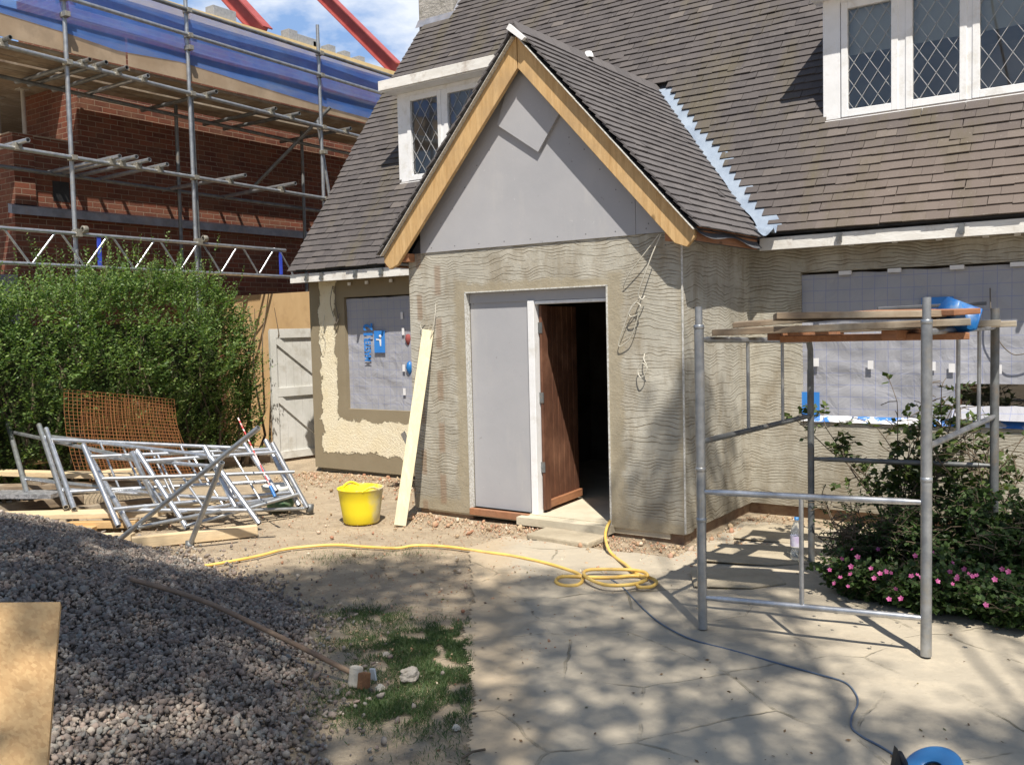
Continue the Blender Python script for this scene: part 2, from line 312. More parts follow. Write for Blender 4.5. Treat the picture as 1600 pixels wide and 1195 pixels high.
def stones():
    n = NT('gravel_stones')
    c = n.ramp(n.isl(), [(0., (.125, .11, .10)), (.3, (.20, .17, .15)), (.55, (.285, .215, .18)), (.75, (.225, .23, .215)), (.9, (.34, .285, .235)), (1., (.46, .41, .35))])
    c = n.mix(n.ramp(n.noise(30, 5, .7), [(.45, 0.), (.7, .5)]), c, (.38, .32, .26)); n.bump(n.noise(90, 4), .003); return n.fin(c, .95, spec=.2)
MAT['stones'] = stones()
def heapm():
    n = NT('heap_fines'); c = n.mix(n.noise(9, 7, .7), (.17, .14, .12), (.30, .25, .20)); n.bump(n.noise(40, 6, .7), .02, .8); return n.fin(c, .97)
MAT['heap'] = heapm()
def osb():
    n = NT('strand_board'); v = n.n('ShaderNodeTexVoronoi'); q = n.n('ShaderNodeMapping'); n.l(n.co, q.inputs[0]); q.inputs['Scale'].default_value = (14, 30, 22); q.inputs['Rotation'].default_value = (.4, .5, .9)
    n.l(q.outputs[0], v.inputs['Vector']); c = n.mix(v.outputs['Color'], (.44, .26, .11), (.60, .40, .19))
    c = n.mix(n.ramp(n.noise(5, 7, .7), [(.48, 0.), (.7, .7)]), c, (.64, .45, .23)); n.bump(n.noise(30, 3), .002); return n.fin(c, .7)
MAT['osb'] = osb()
def leaf(name, a, b, c3, tr=.35, zc=None):
    n = NT(name); c = n.ramp(n.isl(), [(0., a), (.55, b), (1., c3)])
    t = n.n('ShaderNodeBsdfTranslucent'); n.l(n.mix(1., c, (1.2, 1.35, .55), 'MULTIPLY'), t.inputs[0]); m = n.n('ShaderNodeMixShader'); m.inputs[0].default_value = tr
    n.fin(c, .5, spec=.35); n.l(n.b.outputs[0], m.inputs[1]); n.l(t.outputs[0], m.inputs[2]); n.l(m.outputs[0], n.out.inputs[0]); return n.m
MAT['hedge'] = leaf('hedge_leaf', (.060, .11, .035), (.12, .20, .06), (.27, .36, .12))
MAT['rose'] = leaf('rose_leaf', (.035, .06, .02), (.065, .10, .03), (.13, .17, .05), .25)
MAT['herb'] = leaf('low_leaf', (.035, .065, .022), (.055, .095, .03), (.09, .15, .045), .25)
MAT['grass'] = leaf('grass_blade', (.045, .085, .03), (.07, .12, .04), (.13, .17, .07), .25)
MAT['petal'] = leaf('pink_petal', (.42, .06, .22), (.50, .10, .30), (.58, .18, .40), .3)
MAT['yellowp'] = leaf('yellow_petal', (.6, .5, .03), (.65, .55, .05), (.7, .6, .1), .3)
MAT['treeleaf'] = leaf('tree_leaf', (.05, .09, .025), (.07, .12, .03), (.10, .15, .04))
def glass():
    n = NT('window_glass'); t = n.n('ShaderNodeBsdfTransparent'); t.inputs[0].default_value = (.94, .96, .97, 1); g = n.n('ShaderNodeBsdfGlossy'); g.inputs['Roughness'].default_value = .02
    f = n.n('ShaderNodeFresnel'); f.inputs[0].default_value = 2.3; m = n.n('ShaderNodeMixShader'); n.l(f.outputs[0], m.inputs[0]); n.l(t.outputs[0], m.inputs[1]); n.l(g.outputs[0], m.inputs[2]); n.l(m.outputs[0], n.out.inputs[0]); return n.m
MAT['glass'] = glass()
def net():
    n = NT('blue_netting'); x, y, z = n.xyz(); t = n.n('ShaderNodeBsdfTransparent'); d = n.n('ShaderNodeBsdfDiffuse'); tl = n.n('ShaderNodeBsdfTranslucent')
    c = n.mix(n.ramp(n.noise(2.4, 5, .6, st=(1, .5, 2)), [(.35, 0.), (.7, 1.)]), (.10, .28, .90), (.20, .42, .98)); n.l(c, d.inputs[0]); n.l(c, tl.inputs[0])
    a = n.n('ShaderNodeMixShader'); a.inputs[0].default_value = .55; n.l(d.outputs[0], a.inputs[1]); n.l(tl.outputs[0], a.inputs[2])
    m = n.n('ShaderNodeMixShader'); n.l(n.ramp(n.noise(2.2, 6, .6, st=(1, .8, 1.6)), [(.35, .52), (.7, .74)]), m.inputs[0]); n.l(t.outputs[0], m.inputs[1]); n.l(a.outputs[0], m.inputs[2]); n.l(m.outputs[0], n.out.inputs[0]); return n.m
MAT['net'] = net()
def clearp():
    n = NT('clear_bottle'); n.fin((.85, .9, .95), .08); n.b.inputs['Transmission Weight'].default_value = .9; n.b.inputs['IOR'].default_value = 1.2; return n.m
MAT['clear'] = clearp()
MAT['label'] = simple('bottle_label', (.45, .35, .55), (.7, .7, .78), 20, .5)

# ------------------------------------------------------------------ mesh builder
class MB:
    def __init__(s): s.v = []; s.f = []; s.sm = []
    def add(s, vs, fs, smooth=False):
        k = len(s.v); s.v += [tuple(v) for v in vs]; s.f += [tuple(i+k for i in f) for f in fs]; s.sm += [smooth]*len(fs); return s
    def hexa(s, p):   # p: 8 points, bottom ring 0-3, top ring 4-7
        return s.add(p, [(0, 3, 2, 1), (4, 5, 6, 7), (0, 1, 5, 4), (1, 2, 6, 5), (2, 3, 7, 6), (3, 0, 4, 7)])
    def box(s, x0, x1, y0, y1, z0, z1):
        return s.hexa([(x0, y0, z0), (x1, y0, z0), (x1, y1, z0), (x0, y1, z0), (x0, y0, z1), (x1, y0, z1), (x1, y1, z1), (x0, y1, z1)])
    def bar(s, a, b, w, h, up=(0, 0, 1)):   # rectangular bar from a to b
        a = Vector(a); b = Vector(b); d = (b-a).normalized(); u = Vector(up); r = d.cross(u).normalized(); u = r.cross(d)
        r *= w/2; u *= h/2
        return s.hexa([a-r-u, a+r-u, b+r-u, b-r-u, a-r+u, a+r+u, b+r+u, b-r+u])
    def prism(s, poly, off):
        n = len(poly); off = Vector(off); p = [Vector(q) for q in poly]; vs = p+[q+off for q in p]
        return s.add(vs, [tuple(range(n))[::-1], tuple(range(n, 2*n))]+[(i, (i+1) % n, (i+1) % n+n, i+n) for i in range(n)])
    def tube(s, pts, r, n=8, cap=True, closed=False, hollow=False):
        pts = [Vector(p) for p in pts]; m = len(pts); rr = r if isinstance(r, (list, tuple)) else [r]*m
        t = [(pts[min(i+1, m-1)]-pts[max(i-1, 0)]).normalized() for i in range(m)]
        if closed: t = [(pts[(i+1) % m]-pts[i-1]).normalized() for i in range(m)]
        ref = Vector((0, 0, 1)) if abs(t[0].z) < .9 else Vector((1, 0, 0)); a = t[0].cross(ref).normalized(); vs = []
        for i in range(m):
            a = (a-t[i]*a.dot(t[i])).normalized(); b = t[i].cross(a)
            for k in range(n): th = 2*math.pi*k/n; vs.append(pts[i]+(a*math.cos(th)+b*math.sin(th))*rr[i])
        fs = []
        for i in range(m-1 if not closed else m):
            j = (i+1) % m
            for k in range(n): k2 = (k+1) % n; fs.append((i*n+k, i*n+k2, j*n+k2, j*n+k))
        s.add(vs, fs, True)
        if cap and not closed:
            if hollow:
                for i, sg in ((0, 1), (m-1, -1)):
                    c = pts[i]+t[i]*sg*.06; k0 = len(s.v); ring = [tuple(v) for v in vs[i*n:(i+1)*n]]
                    inn = [tuple(c+(Vector(v)-pts[i])*.8) for v in ring]; edge = [tuple(pts[i]+(Vector(v)-pts[i])*.8) for v in ring]
                    q = ring+edge+inn; F = []
                    for k in range(n):
                        k2 = (k+1) % n; F += [(k, k2, n+k2, n+k), (n+k, n+k2, 2*n+k2, 2*n+k)]
                    F.append(tuple(range(2*n, 3*n))); s.add(q, F)
            else:
                s.add(vs[:n], [tuple(range(n))[::-1]]); s.add(vs[-n:], [tuple(range(n))])
        return s
    def lathe(s, prof, c, n=32, axis=None):
        c = Vector(c); M = Matrix.Identity(3) if axis is None else Vector(axis).to_track_quat('Z', 'Y').to_matrix(); vs = []
        for r_, z_ in prof:
            for k in range(n): th = 2*math.pi*k/n; vs.append(c+M@Vector((r_*math.cos(th), r_*math.sin(th), z_)))
        fs = [(i*n+k, i*n+(k+1) % n, (i+1)*n+(k+1) % n, (i+1)*n+k) for i in range(len(prof)-1) for k in range(n)]
        return s.add(vs, fs, True)
    def grid(s, fn, nu, nv, smooth=True):
        vs = [fn(i/nu, j/nv) for j in range(nv+1) for i in range(nu+1)]
        return s.add(vs, [(j*(nu+1)+i, j*(nu+1)+i+1, (j+1)*(nu+1)+i+1, (j+1)*(nu+1)+i) for j in range(nv) for i in range(nu)], smooth)

def wloc(o):
    v = Vector((0, 0, 0))
    while o is not None: v += o.location; o = o.parent
    return v
def link(name, me, mat, parent=None, bevel=0):
    me.materials.clear(); me.materials.append(MAT[mat] if isinstance(mat, str) else mat)
    o = bpy.data.objects.new(name, me); COL.objects.link(o)
    if parent is not None: o.parent = parent; o.location = -wloc(parent)
    if bevel:
        b = o.modifiers.new('bevel', 'BEVEL'); b.width = bevel; b.segments = 2; b.limit_method = 'ANGLE'; b.angle_limit = R(40)
    return o
def mesh(mb, name):
    me = bpy.data.meshes.new(name); me.from_pydata(mb.v, [], mb.f); me.polygons.foreach_set('use_smooth', mb.sm); me.update(); return me
def part(name, mb, mat, parent, bevel=0, label=None):
    o = link(name, mesh(mb, name), mat, parent, bevel)
    if label: o['label'] = label
    return o
def thing(name, label, cat, loc=(0, 0, 0), group=None):
    o = bpy.data.objects.new(name, None); COL.objects.link(o); o.location = loc; o.empty_display_size = .2
    o['label'] = label; o['category'] = cat
    if group: o['group'] = group
    return o
def solo(name, mb, mat, label, cat, group=None, bevel=0, kind=None):
    me = mesh(mb, name); co = np.array([v[:] for v in mb.v]); c = Vector(((co[:, 0].min()+co[:, 0].max())/2, (co[:, 1].min()+co[:, 1].max())/2, co[:, 2].min()))
    me.transform(Matrix.Translation(-c)); o = link(name, me, mat, None, bevel); o.location = c; o['label'] = label; o['category'] = cat
    if group: o['group'] = group
    if kind: o['kind'] = kind
    return o
def struct(name, mb, mat): o = link(name, mesh(mb, name), mat); o['kind'] = 'structure'; return o
def npmesh(name, V, F):      # V (n,3) ; F (m,k) same-size faces
    me = bpy.data.meshes.new(name); k = F.shape[1]; me.vertices.add(len(V)); me.vertices.foreach_set('co', V.astype(np.float32).ravel())
    me.loops.add(F.size); me.loops.foreach_set('vertex_index', F.astype(np.int32).ravel()); me.polygons.add(len(F))
    me.polygons.foreach_set('loop_start', np.arange(0, F.size, k, dtype=np.int32)); me.update(calc_edges=True); me.validate(); return me
def unit(a): return a/np.maximum(np.linalg.norm(a, axis=1, keepdims=True), 1e-9)
def leaves(C, D, size, w=.5, fold=.25, nrm=None):   # diamond leaves, base at C, pointing D
    n = len(C); D = unit(D); N = unit((rng.normal(size=(n, 3))*.6+[0, 0, 1]) if nrm is None else nrm+rng.normal(size=(n, 3))*.25)
    S = unit(np.cross(D, N)); N = np.cross(S, D); L = size[:, None]
    V = np.stack([C, C+D*L*.5+S*L*w*.5-N*L*fold*.3, C+D*L-N*L*.12, C+D*L*.5-S*L*w*.5-N*L*fold*.3], 1).reshape(-1, 3)
    b = np.arange(n)[:, None]*4; F = np.concatenate([b+[0, 1, 2], b+[0, 2, 3]]); return V, F
def smoothpath(pts, k=6):
    pts = [Vector(p) for p in pts]; out = []
    for i in range(len(pts)-1):
        p0 = pts[max(i-1, 0)]; p1 = pts[i]; p2 = pts[i+1]; p3 = pts[min(i+2, len(pts)-1)]
        for j in range(k):
            t = j/k; out.append(.5*((2*p1)+(p2-p0)*t+(2*p0-5*p1+4*p2-p3)*t*t+(3*p1-p0-3*p2+p3)*t**3))
    out.append(pts[-1]); return out
def nz3(x, y, z=0., s=1.): return noise.noise(Vector((x*s, y*s, z*s)))

# ================================================================== GROUND
def gz(x, y): return .012*nz3(x, y, 0, .9)+.006*nz3(x, y, 3, 4)
bm_ = MB()
def gfn(u, v):
    x = -14+18*u; y = -1+14*v; return (x, y, gz(x, y)-.012)
bm_.grid(gfn, 180, 140)
k = 900
for a in ((-k, -14, -k, k), (4, k, -k, k), (-14, 4, -k, -1), (-14, 4, 13, k)):
    bm_.add([(a[0], a[2], -.03), (a[1], a[2], -.03), (a[1], a[3], -.03), (a[0], a[3], -.03)], [(0, 1, 2, 3)])
struct('ground', bm_, 'dirt')
# paving: the stone path from the door towards the viewer and to the right
def pave_in(x, y):
    e = (x+4.10)*2.49+(y-5.27)*1.90            # >0 on the path side of its left edge
    return e/3.13 + .05*nz3(x, y, 1, 1.6)+.03*nz3(x, y, 3, 9) > 0 and (y < 6.12+.10*nz3(x, y, 2, 1.5) or (x > -2.9 and y < 7.6))
pm = MB(); st = .021; nx_, ny_ = int(7.2/st), int(8.2/st); ids = {}
for j in range(ny_):
    for i in range(nx_):
        x = -4.4+i*st; y = -.4+j*st
        if pave_in(x+st/2, y+st/2):
            q = []
            for a, b in ((i, j), (i+1, j), (i+1, j+1), (i, j+1)):
                if (a, b) not in ids: X = -4.4+a*st; Y = -.4+b*st; ids[(a, b)] = len(pm.v); pm.v.append((X, Y, gz(X, Y)+.004+.006*nz3(X, Y, 7, 2)))
                q.append(ids[(a, b)])
            pm.f.append(tuple(q)); pm.sm.append(True)
struct('paving', pm, 'paving')

# gravel heap
FOOT = [(-9.5, 4.6), (-6.75, 4.35), (-5.64, 4.15), (-4.7, 3.95), (-3.98, 3.52), (-3.42, 3.08), (-2.92, 2.52), (-2.45, 2.0), (-2.4, .5)]
def foot_d(x, y):
    best = 1e9; sg = 1
    for (ax, ay), (bx, by) in zip(FOOT, FOOT[1:]):
        dx, dy = bx-ax, by-ay; t = max(0, min(1, ((x-ax)*dx+(y-ay)*dy)/(dx*dx+dy*dy))); qx, qy = ax+t*dx, ay+t*dy
        d = math.hypot(x-qx, y-qy)
        if d < best: best = d; sg = 1 if dx*(y-ay)-dy*(x-ax) < 0 else -1
    return best*sg
def heap(x, y):
    d = foot_d(x, y)+.12*nz3(x, y, 5, 1.7)
    if d <= 0: return max(-.05, d*.3)
    cap = .16+.62*max(0, min(1, (-x-3.1)/2.6)); cap = max(cap, .1)
    return cap*(1-math.exp(-d*.50/cap))+.035*nz3(x, y, 9, 2.2)*min(1, d*2)
hm = MB(); hm.grid(lambda u, v: (-9.5+7.2*u, .6+4.2*v, heap(-9.5+7.2*u, .6+4.2*v)-.025), 150, 90)
o = link('gravel_bed', mesh(hm, 'gravel_bed'), 'heap'); o['kind'] = 'structure'
ico_v = []; ph = (1+5**.5)/2
for a in (-1, 1):
    for b in (-ph, ph): ico_v += [(0, a, b), (a, b, 0), (b, 0, a)]
ico_v = np.array(ico_v, float)/1.9
from itertools import combinations
ico_f = [c for c in combinations(range(12), 3) if all(abs(np.linalg.norm(ico_v[i]-ico_v[j])-2/1.9) < .01 for i, j in combinations(c, 2))]
ico_f = [c if np.dot(np.cross(ico_v[c[1]]-ico_v[c[0]], ico_v[c[2]]-ico_v[c[0]]), ico_v[c[0]]) > 0 else (c[0], c[2], c[1]) for c in ico_f]
def make_stones(name, P, S):
    n = len(P); sc = rng.uniform(.55, 1.35, (n, 1, 3))*S[:, None, None]; sc[:, :, 2] *= .68
    V = ico_v[None]*sc*rng.uniform(.62, 1.28, (n, 12, 1)); q = unit(rng.normal(size=(n, 4)))
    w, x, y, z = q.T; M = np.stack([1-2*(y*y+z*z), 2*(x*y-z*w), 2*(x*z+y*w), 2*(x*y+z*w), 1-2*(x*x+z*z), 2*(y*z-x*w), 2*(x*z-y*w), 2*(y*z+x*w), 1-2*(x*x+y*y)], 1).reshape(-1, 3, 3)
    V = np.einsum('nij,nkj->nki', M, V)+P[:, None]; F = (np.array(ico_f)[None]+np.arange(n)[:, None, None]*12).reshape(-1, 3)
    return npmesh(name, V.reshape(-1, 3), F)
P_, S_ = [], []
while len(P_) < 34000:
    x = random.uniform(-8.8, -2.2); y = random.uniform(1.2, 4.9)
    f = Vector((x, y, 0)).dot(FW); r_ = Vector((x, y, 0)).dot(RT)
    if f < 1.2 or abs(r_/f) > .66: continue
    d = foot_d(x, y)+.12*nz3(x, y, 5, 1.7)
    if d < 0 and random.random() > math.exp(d*10)*.6: continue
    soil = nz3(x, y, 20, .9)+(-x-6.0)*.35
    if soil > .25 and random.random() < .55: continue
    s = random.uniform(.008, .0178)*(1.5 if random.random() < .06 else 1)
    P_.append((x, y, max(heap(x, y), gz(x, y))+random.uniform(-.01, .012)+.2*s)); S_.append(s)
o = link('gravel', make_stones('gravel', np.array(P_), np.array(S_)), 'stones'); o['kind'] = 'stuff'; o['label'] = 'heap of grey pink gravel in the left foreground'; o['category'] = 'gravel'
# rubble and crumbs along the wall base and on the bare earth
P_, S_ = [], []
for i in range(9000):
    t = random.random()
    if t < .26: x = random.uniform(-8.6, -5.6); y = 7.9-abs(random.gauss(0, .45))
    elif t < .44: x = random.uniform(-5.7, -2.6); y = 6.5-abs(random.gauss(0, .22))
    elif t < .5: x = -2.95+abs(random.gauss(0, .3)); y = random.uniform(6.4, 7.9)
    else: x = random.uniform(-8, -2.6); y = random.uniform(2.8, 6.5)
    if t > .5 and random.random() < .5: x = random.uniform(-7, -3.2); y = random.uniform(3.4, 6.3)
    if foot_d(x, y) > .1 or x < -8.9: continue
    s = random.uniform(.003, .011)*(random.uniform(1.8, 3.2) if random.random() < .07 else 1)*(1 if t < .5 else .62)
    P_.append((x, y, gz(x, y)+.4*s)); S_.append(s)
n_ = NT('rubble_chips'); MAT['chips'] = n_.fin(n_.ramp(n_.isl(), [(0., (.30, .21, .13)), (.4, (.48, .37, .24)), (.7, (.36, .17, .10)), (1., (.62, .54, .42))]), .95)
o = link('rubble', make_stones('rubble', np.array(P_), np.array(S_)), 'chips'); o['kind'] = 'stuff'; o['label'] = 'rubble chips strewn along the foot of the walls'; o['category'] = 'rubble'
# grass tufts
def grassy(x, y):
    px_, py_ = [( (Vector((x, y, 0))-CP).dot(RT)/(Vector((x, y, 0))-CP).dot(FW)*1452.5+800), 597.5-(Vector((x, y, 0))-CP).dot(UP)/(Vector((x, y, 0))-CP).dot(FW)*1452.5]
    return 0
GP = [PZ(*p) for p in ((560, 960), (600, 965), (545, 1000), (600, 1010), (640, 1000), (690, 990), (725, 985), (735, 1010), (700, 1030), (660, 1040), (610, 1040), (640, 1010), (590, 1080), (630, 1100), (680, 1085), (720, 1070), (715, 1110), (700, 1060), (600, 1110), (735, 1050), (650, 1130), (570, 1095), (560, 1110), (700, 1010), (670, 1000))]
GW = [1.2, 1, .9, 1, 1.2, 1.2, 1.4, 1.5, 1.3, 1.2, 1.2, 1.1, 1.1, 1.2, .9, 1, .9, 1, .9, .9, .3, .9, .8, 1, 1]
EX = [PZ(*p) for p in ((510, 875), (640, 865), (560, 870), (700, 1185), (690, 1150))]
C_ = []
for p, w in list(zip(GP, GW))+[(e, .18) for e in EX]:
    for i in range(int(1800*w)):
        x = p.x+random.gauss(0, .13); y = p.y+random.gauss(0, .10)
        if nz3(x, y, 4, 9) < -.22: continue
        if (x+4.10)*2.49+(y-5.27)*1.90 > .03: continue
        C_.append((x, y, max(heap(x, y), gz(x, y))-.008))
C_ = np.array(C_); n = len(C_); D = rng.normal(size=(n, 3))*[.55, .55, .1]+[0, 0, .8]
V, F = leaves(C_, D, rng.uniform(.012, .036, n), .12)
o = link('grass', npmesh('grass', V, F), 'grass'); o['kind'] = 'stuff'; o['label'] = 'patchy short grass between the gravel heap and the path'; o['category'] = 'grass'

LC = []
for i in range(230):
    q = PZ(random.uniform(480, 1600), random.uniform(880, 1195)); 
    if nz3(q.x, q.y, 12, 1.8) > -.05 or random.random() < .25: LC.append((q.x, q.y, gz(q.x, q.y)+.012))
LC = np.array(LC); n = len(LC); V, F = leaves(LC, rng.normal(size=(n, 3))*[1, 1, .12], rng.uniform(.008, .028, n), .5)
n_ = NT('dry_leaf'); MAT['litter'] = n_.fin(n_.ramp(n_.isl(), [(0., (.07, .045, .025)), (.6, (.16, .10, .05)), (1., (.10, .12, .04))]), .9)
o = link('leaf_litter', npmesh('leaf_litter', V, F), 'litter'); o['kind'] = 'stuff'; o['label'] = 'tiny dry leaves and bits scattered over the paving'; o['category'] = 'leaf litter'
# ================================================================== HOUSE
YP, YM, XR, XL = 6.56, 7.97, -3.0, -5.74
RS = 1.36                                   # main roof slope
PRX, PRZ, PRS = -4.37, 4.13, 1.103          # porch ridge
def zmain(y): return 2.43+RS*(y-7.72)
def zporch(x): return PRZ-PRS*abs(x-PRX)
H = thing('house', 'rendered house with steep brown tiled roof and a new gabled porch at the centre', 'house', (-4.37, 7.97, 0))
# main walls
w = MB()
WX0, WX1, WZ0, WZ1 = -8.01, -6.6, .78, 2.11
w.box(-8.6, WX0, YM, 8.2, .04, 2.34).box(WX1, XL+.1, YM, 8.2, .04, 2.34).box(WX0, WX1, YM, 8.2, .04, WZ0).box(WX0, WX1, YM, 8.2, WZ1, 2.34)
part('wall', w, 'cream', H, label='cream pebbled wall patched with grey cement round its window')
RX0, RZ0, RZ1 = -2.55, .86, 2.11
w = MB(); w.box(XR-.1, RX0, YM, 8.2, .09, 2.34).box(RX0, 2.5, YM, 8.2, .09, RZ0).box(RX0, 2.5, YM, 8.2, RZ1, 2.34)
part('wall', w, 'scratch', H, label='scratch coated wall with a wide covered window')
w = MB(); w.box(-8.57, 2.5, 8.04, 8.2, -.3, .04).box(-8.6, -8.4, 8.2, 15, -.2, 2.4)
w.add([(-8.6, 7.97, 2.4), (-8.6, 15.3, 2.4), (-8.6, 11.6, 7.3)], [(0, 1, 2)]); w.box(-8.6, 2.5, 15, 15.2, -.2, 2.4).box(2.3, 2.5, 8.2, 15, -.2, 2.4)
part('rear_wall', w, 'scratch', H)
# porch walls
DX0, DX1, DZ1 = -5.09, -3.65, 2.02
w = MB(); w.box(XL, DX0, YP, YP+.16, .04, 2.40).box(DX1, XR, YP, YP+.16, .07, 2.40).box(DX0, DX1, YP, YP+.16, DZ1, 2.40)
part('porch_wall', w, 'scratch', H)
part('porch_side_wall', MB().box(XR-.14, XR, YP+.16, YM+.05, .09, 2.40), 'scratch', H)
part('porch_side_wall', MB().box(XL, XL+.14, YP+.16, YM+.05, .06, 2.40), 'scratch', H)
w = MB(); w.box(XL+.03, DX0, YP+.035, YP+.16, -.1, .04).box(DX1, XR-.03, YP+.04, YP+.16, -.1, .07).box(XR-.14, XR-.04, YP+.16, YM+.1, -.1, .09).box(XR-.04, 2.4, YM+.05, YM+.1, -.1, .09)
part('plinth', w, simple('plinth_brick', (.20, .12, .08), (.30, .22, .15), 8, .95, bump=.01, bs=30), H)
# floor and dark interior
w = MB(); w.box(-4.52, DX1+.02, YP-.10, YP+.02, .02, .085).box(XL+.14, XR-.14, YP+.02, 9.6, .02, .095)
part('floor_slab', w, simple('concrete_floor', (.50, .45, .34), (.60, .54, .42), 5, .9, bump=.004, bs=40), H)
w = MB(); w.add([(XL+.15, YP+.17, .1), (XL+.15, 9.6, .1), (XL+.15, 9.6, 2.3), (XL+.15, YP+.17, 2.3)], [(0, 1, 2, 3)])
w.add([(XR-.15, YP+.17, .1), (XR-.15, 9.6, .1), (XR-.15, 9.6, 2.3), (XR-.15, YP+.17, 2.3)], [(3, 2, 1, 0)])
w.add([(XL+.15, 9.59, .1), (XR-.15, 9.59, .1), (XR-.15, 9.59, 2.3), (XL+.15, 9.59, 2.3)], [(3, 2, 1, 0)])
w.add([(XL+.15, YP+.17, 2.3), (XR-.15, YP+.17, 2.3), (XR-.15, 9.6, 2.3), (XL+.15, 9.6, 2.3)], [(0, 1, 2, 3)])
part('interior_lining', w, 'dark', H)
for a, b in (((-3.62, 9.2, .1), (-4.1, 9.3, 2.1)), ((-3.75, 8.9, .9), (-3.3, 9.1, 1.1)), ((-4.4, 9.1, .6), (-3.3, 8.8, .75))):
    w = MB().bar(a, b, .1, .05, (0, 1, 0)); part('interior_batten', w, 'old_z', H)
# door set
w = MB().box(DX0+.012, -4.455, YP+.06, YP+.075, .10, 1.925); part('door_side_panel', w, 'greyboard', H)
w = MB().box(DX0+.012, DX1-.012, YP+.05, YP+.06, 1.925, DZ1-.005); part('door_head_panel', w, 'greyboard', H)
w = MB().box(-4.45, -4.385, YP+.035, YP+.13, .086, 1.925).box(-4.385, DX1-.012, YP+.05, YP+.13, 1.895, 1.922); part('door_frame', w, 'white', H, bevel=.004)
w = MB().box(DX0, -4.46, YP-.02, YP+.12, .035, .095); part('door_sill', w, 'redwood', H, bevel=.004)
D_ = MB(); y0 = YP+.12; L_ = .70; npl = 7; dx = -.06
for i in range(npl):
    ya = y0+L_*i/npl+.006; yb = y0+L_*(i+1)/npl-.006; xa = -4.375+dx*i/npl; xb = -4.375+dx*(i+1)/npl
    D_.hexa([(xa-.035, ya, .125), (xa, ya, .125), (xb, yb, .125), (xb-.035, yb, .125), (xa-.035, ya, 1.88), (xa, ya, 1.88), (xb, yb, 1.88), (xb-.035, yb, 1.88)])
D_.hexa([(-4.42, y0, .13), (-4.389, y0, .13), (-4.389+dx, y0+L_, .13), (-4.42+dx, y0+L_, .13), (-4.42, y0, 1.87), (-4.389, y0, 1.87), (-4.389+dx, y0+L_, 1.87), (-4.42+dx, y0+L_, 1.87)])
dl = part('door', D_, 'brown_door', H, bevel=.003, label='brown boarded door standing open inward')
D_ = MB().box(-4.374, -4.350, y0-.02, y0+.075, .12, 1.885); part('stile', D_, 'brown_door', dl, bevel=.003)
D_ = MB().bar((-4.375, y0, .16), (-4.375+dx, y0+L_+.01, .16), .05, .07); part('weather_bar', D_, 'redwood', dl, bevel=.006)
for z in (.45, 1.05, 1.65):
    D_ = MB().box(-4.385, -4.345, y0-.025, y0-.015, z, z+.09); part('hinge', D_, 'galvdark', dl)
# beads at reveals and corner
w = MB().box(DX0-.004, DX0+.010, YP-.006, YP+.05, .06, DZ1); part('corner_bead', w, 'bead', H)
w = MB().box(DX1-.010, DX1+.004, YP-.006, YP+.05, .08, DZ1); part('corner_bead', w, 'bead', H)
w = MB().box(DX0-.004, DX1+.004, YP-.006, YP+.045, DZ1-.004, DZ1+.006); part('corner_bead', w, 'bead', H)
w = MB().box(XR-.006, XR+.006, YP-.006, YP+.006, .08, 2.38); part('corner_bead', w, 'bead', H)
# gable boards (flat cement board in two pieces) and loose offcut
SE = -3.38
def tri_cut(x0, x1, y0, y1, z0):
    xs = sorted({x0, x1, PRX} if x0 < PRX < x1 else {x0, x1}); p = [(x0, y0, z0), (x1, y0, z0)]+[(x, y0, zporch(x)-.06) for x in reversed(xs)]
    return MB().prism(p, (0, y1-y0, 0))
part('gable_board', tri_cut(XL+.16, SE-.002, YP-.012, YP+.02, 2.40), 'greyboard', H)
part('gable_board', tri_cut(SE+.002, XR+.02, YP-.012, YP+.02, 2.402), 'greyboard', H)
sc_ = MB()
for k in range(9):
    for s_ in (-1, 1):
        x = PRX+s_*(.12+k*.14); sc_.lathe([(0, .0015), (.005, .001), (.006, 0)], (x, YP-.012, zporch(x)-.42-.02*(k % 3)), 7, (0, -1, 0))
    sc_.lathe([(0, .0015), (.005, .001), (.006, 0)], (-5.45+k*.27, YP-.012, 2.44), 7, (0, -1, 0))
part('screw_heads', sc_, 'galvdark', H)
q = [PY(*p, YP-.03) for p in ((806, 92), (876, 176), (842, 238), (778, 196))]
part('board_offcut', MB().prism([(v.x, YP-.014, v.z) for v in q][::-1], (0, -.030, 0)), 'greyboard', H)
q = MB()
q.add([(XL, YP+.03, 2.4), (XR, YP+.03, 2.4), (PRX, YP+.03, PRZ-.1)], [(0, 1, 2)]); part('gable_backing', q, 'felt', H)
# barge boards
YB0, YB1 = 6.415, 6.455
def barge(s):
    xe = PRX+s*1.54; t = .265
    xin = PRX+s*.004
    zc = 2.30; xc = (PRZ-.045-t-zc)/PRS
    p = [(xin, YB0, PRZ-.045), (xin, YB0, PRZ-.045-t), (PRX+s*xc, YB0, zc), (PRX+s*1.475, YB0, zc-.035), (xe, YB0, zc+.03), (xe, YB0, zporch(xe)-.045)]
    return MB().prism(p if s > 0 else p[::-1], (0, YB1-YB0, 0))
part('barge_board', barge(-1), 'wood_z', H, bevel=.004); part('barge_board', barge(1), 'wood_z', H, bevel=.004)
for s in (-1, 1):
    a = PRX+s*.02; b = PRX+s*1.545
    part('undercloak', MB().prism([(a, 6.370, zporch(a)-.040), (b, 6.370, zporch(b)-.040), (b, 6.370, zporch(b)-.033), (a, 6.370, zporch(a)-.033)][::s], (0, .2, 0)), 'bead', H)
    part('rafter_end', MB().box(*sorted((PRX+s*1.28, PRX+s*1.42)), 6.456, YP-.013, 2.325, 2.40), 'redwood', H, bevel=.004)
part('eaves_board', MB().box(-2.845, -2.825, 6.456, 7.69, 2.31, 2.415), 'redwood', H, bevel=.003)
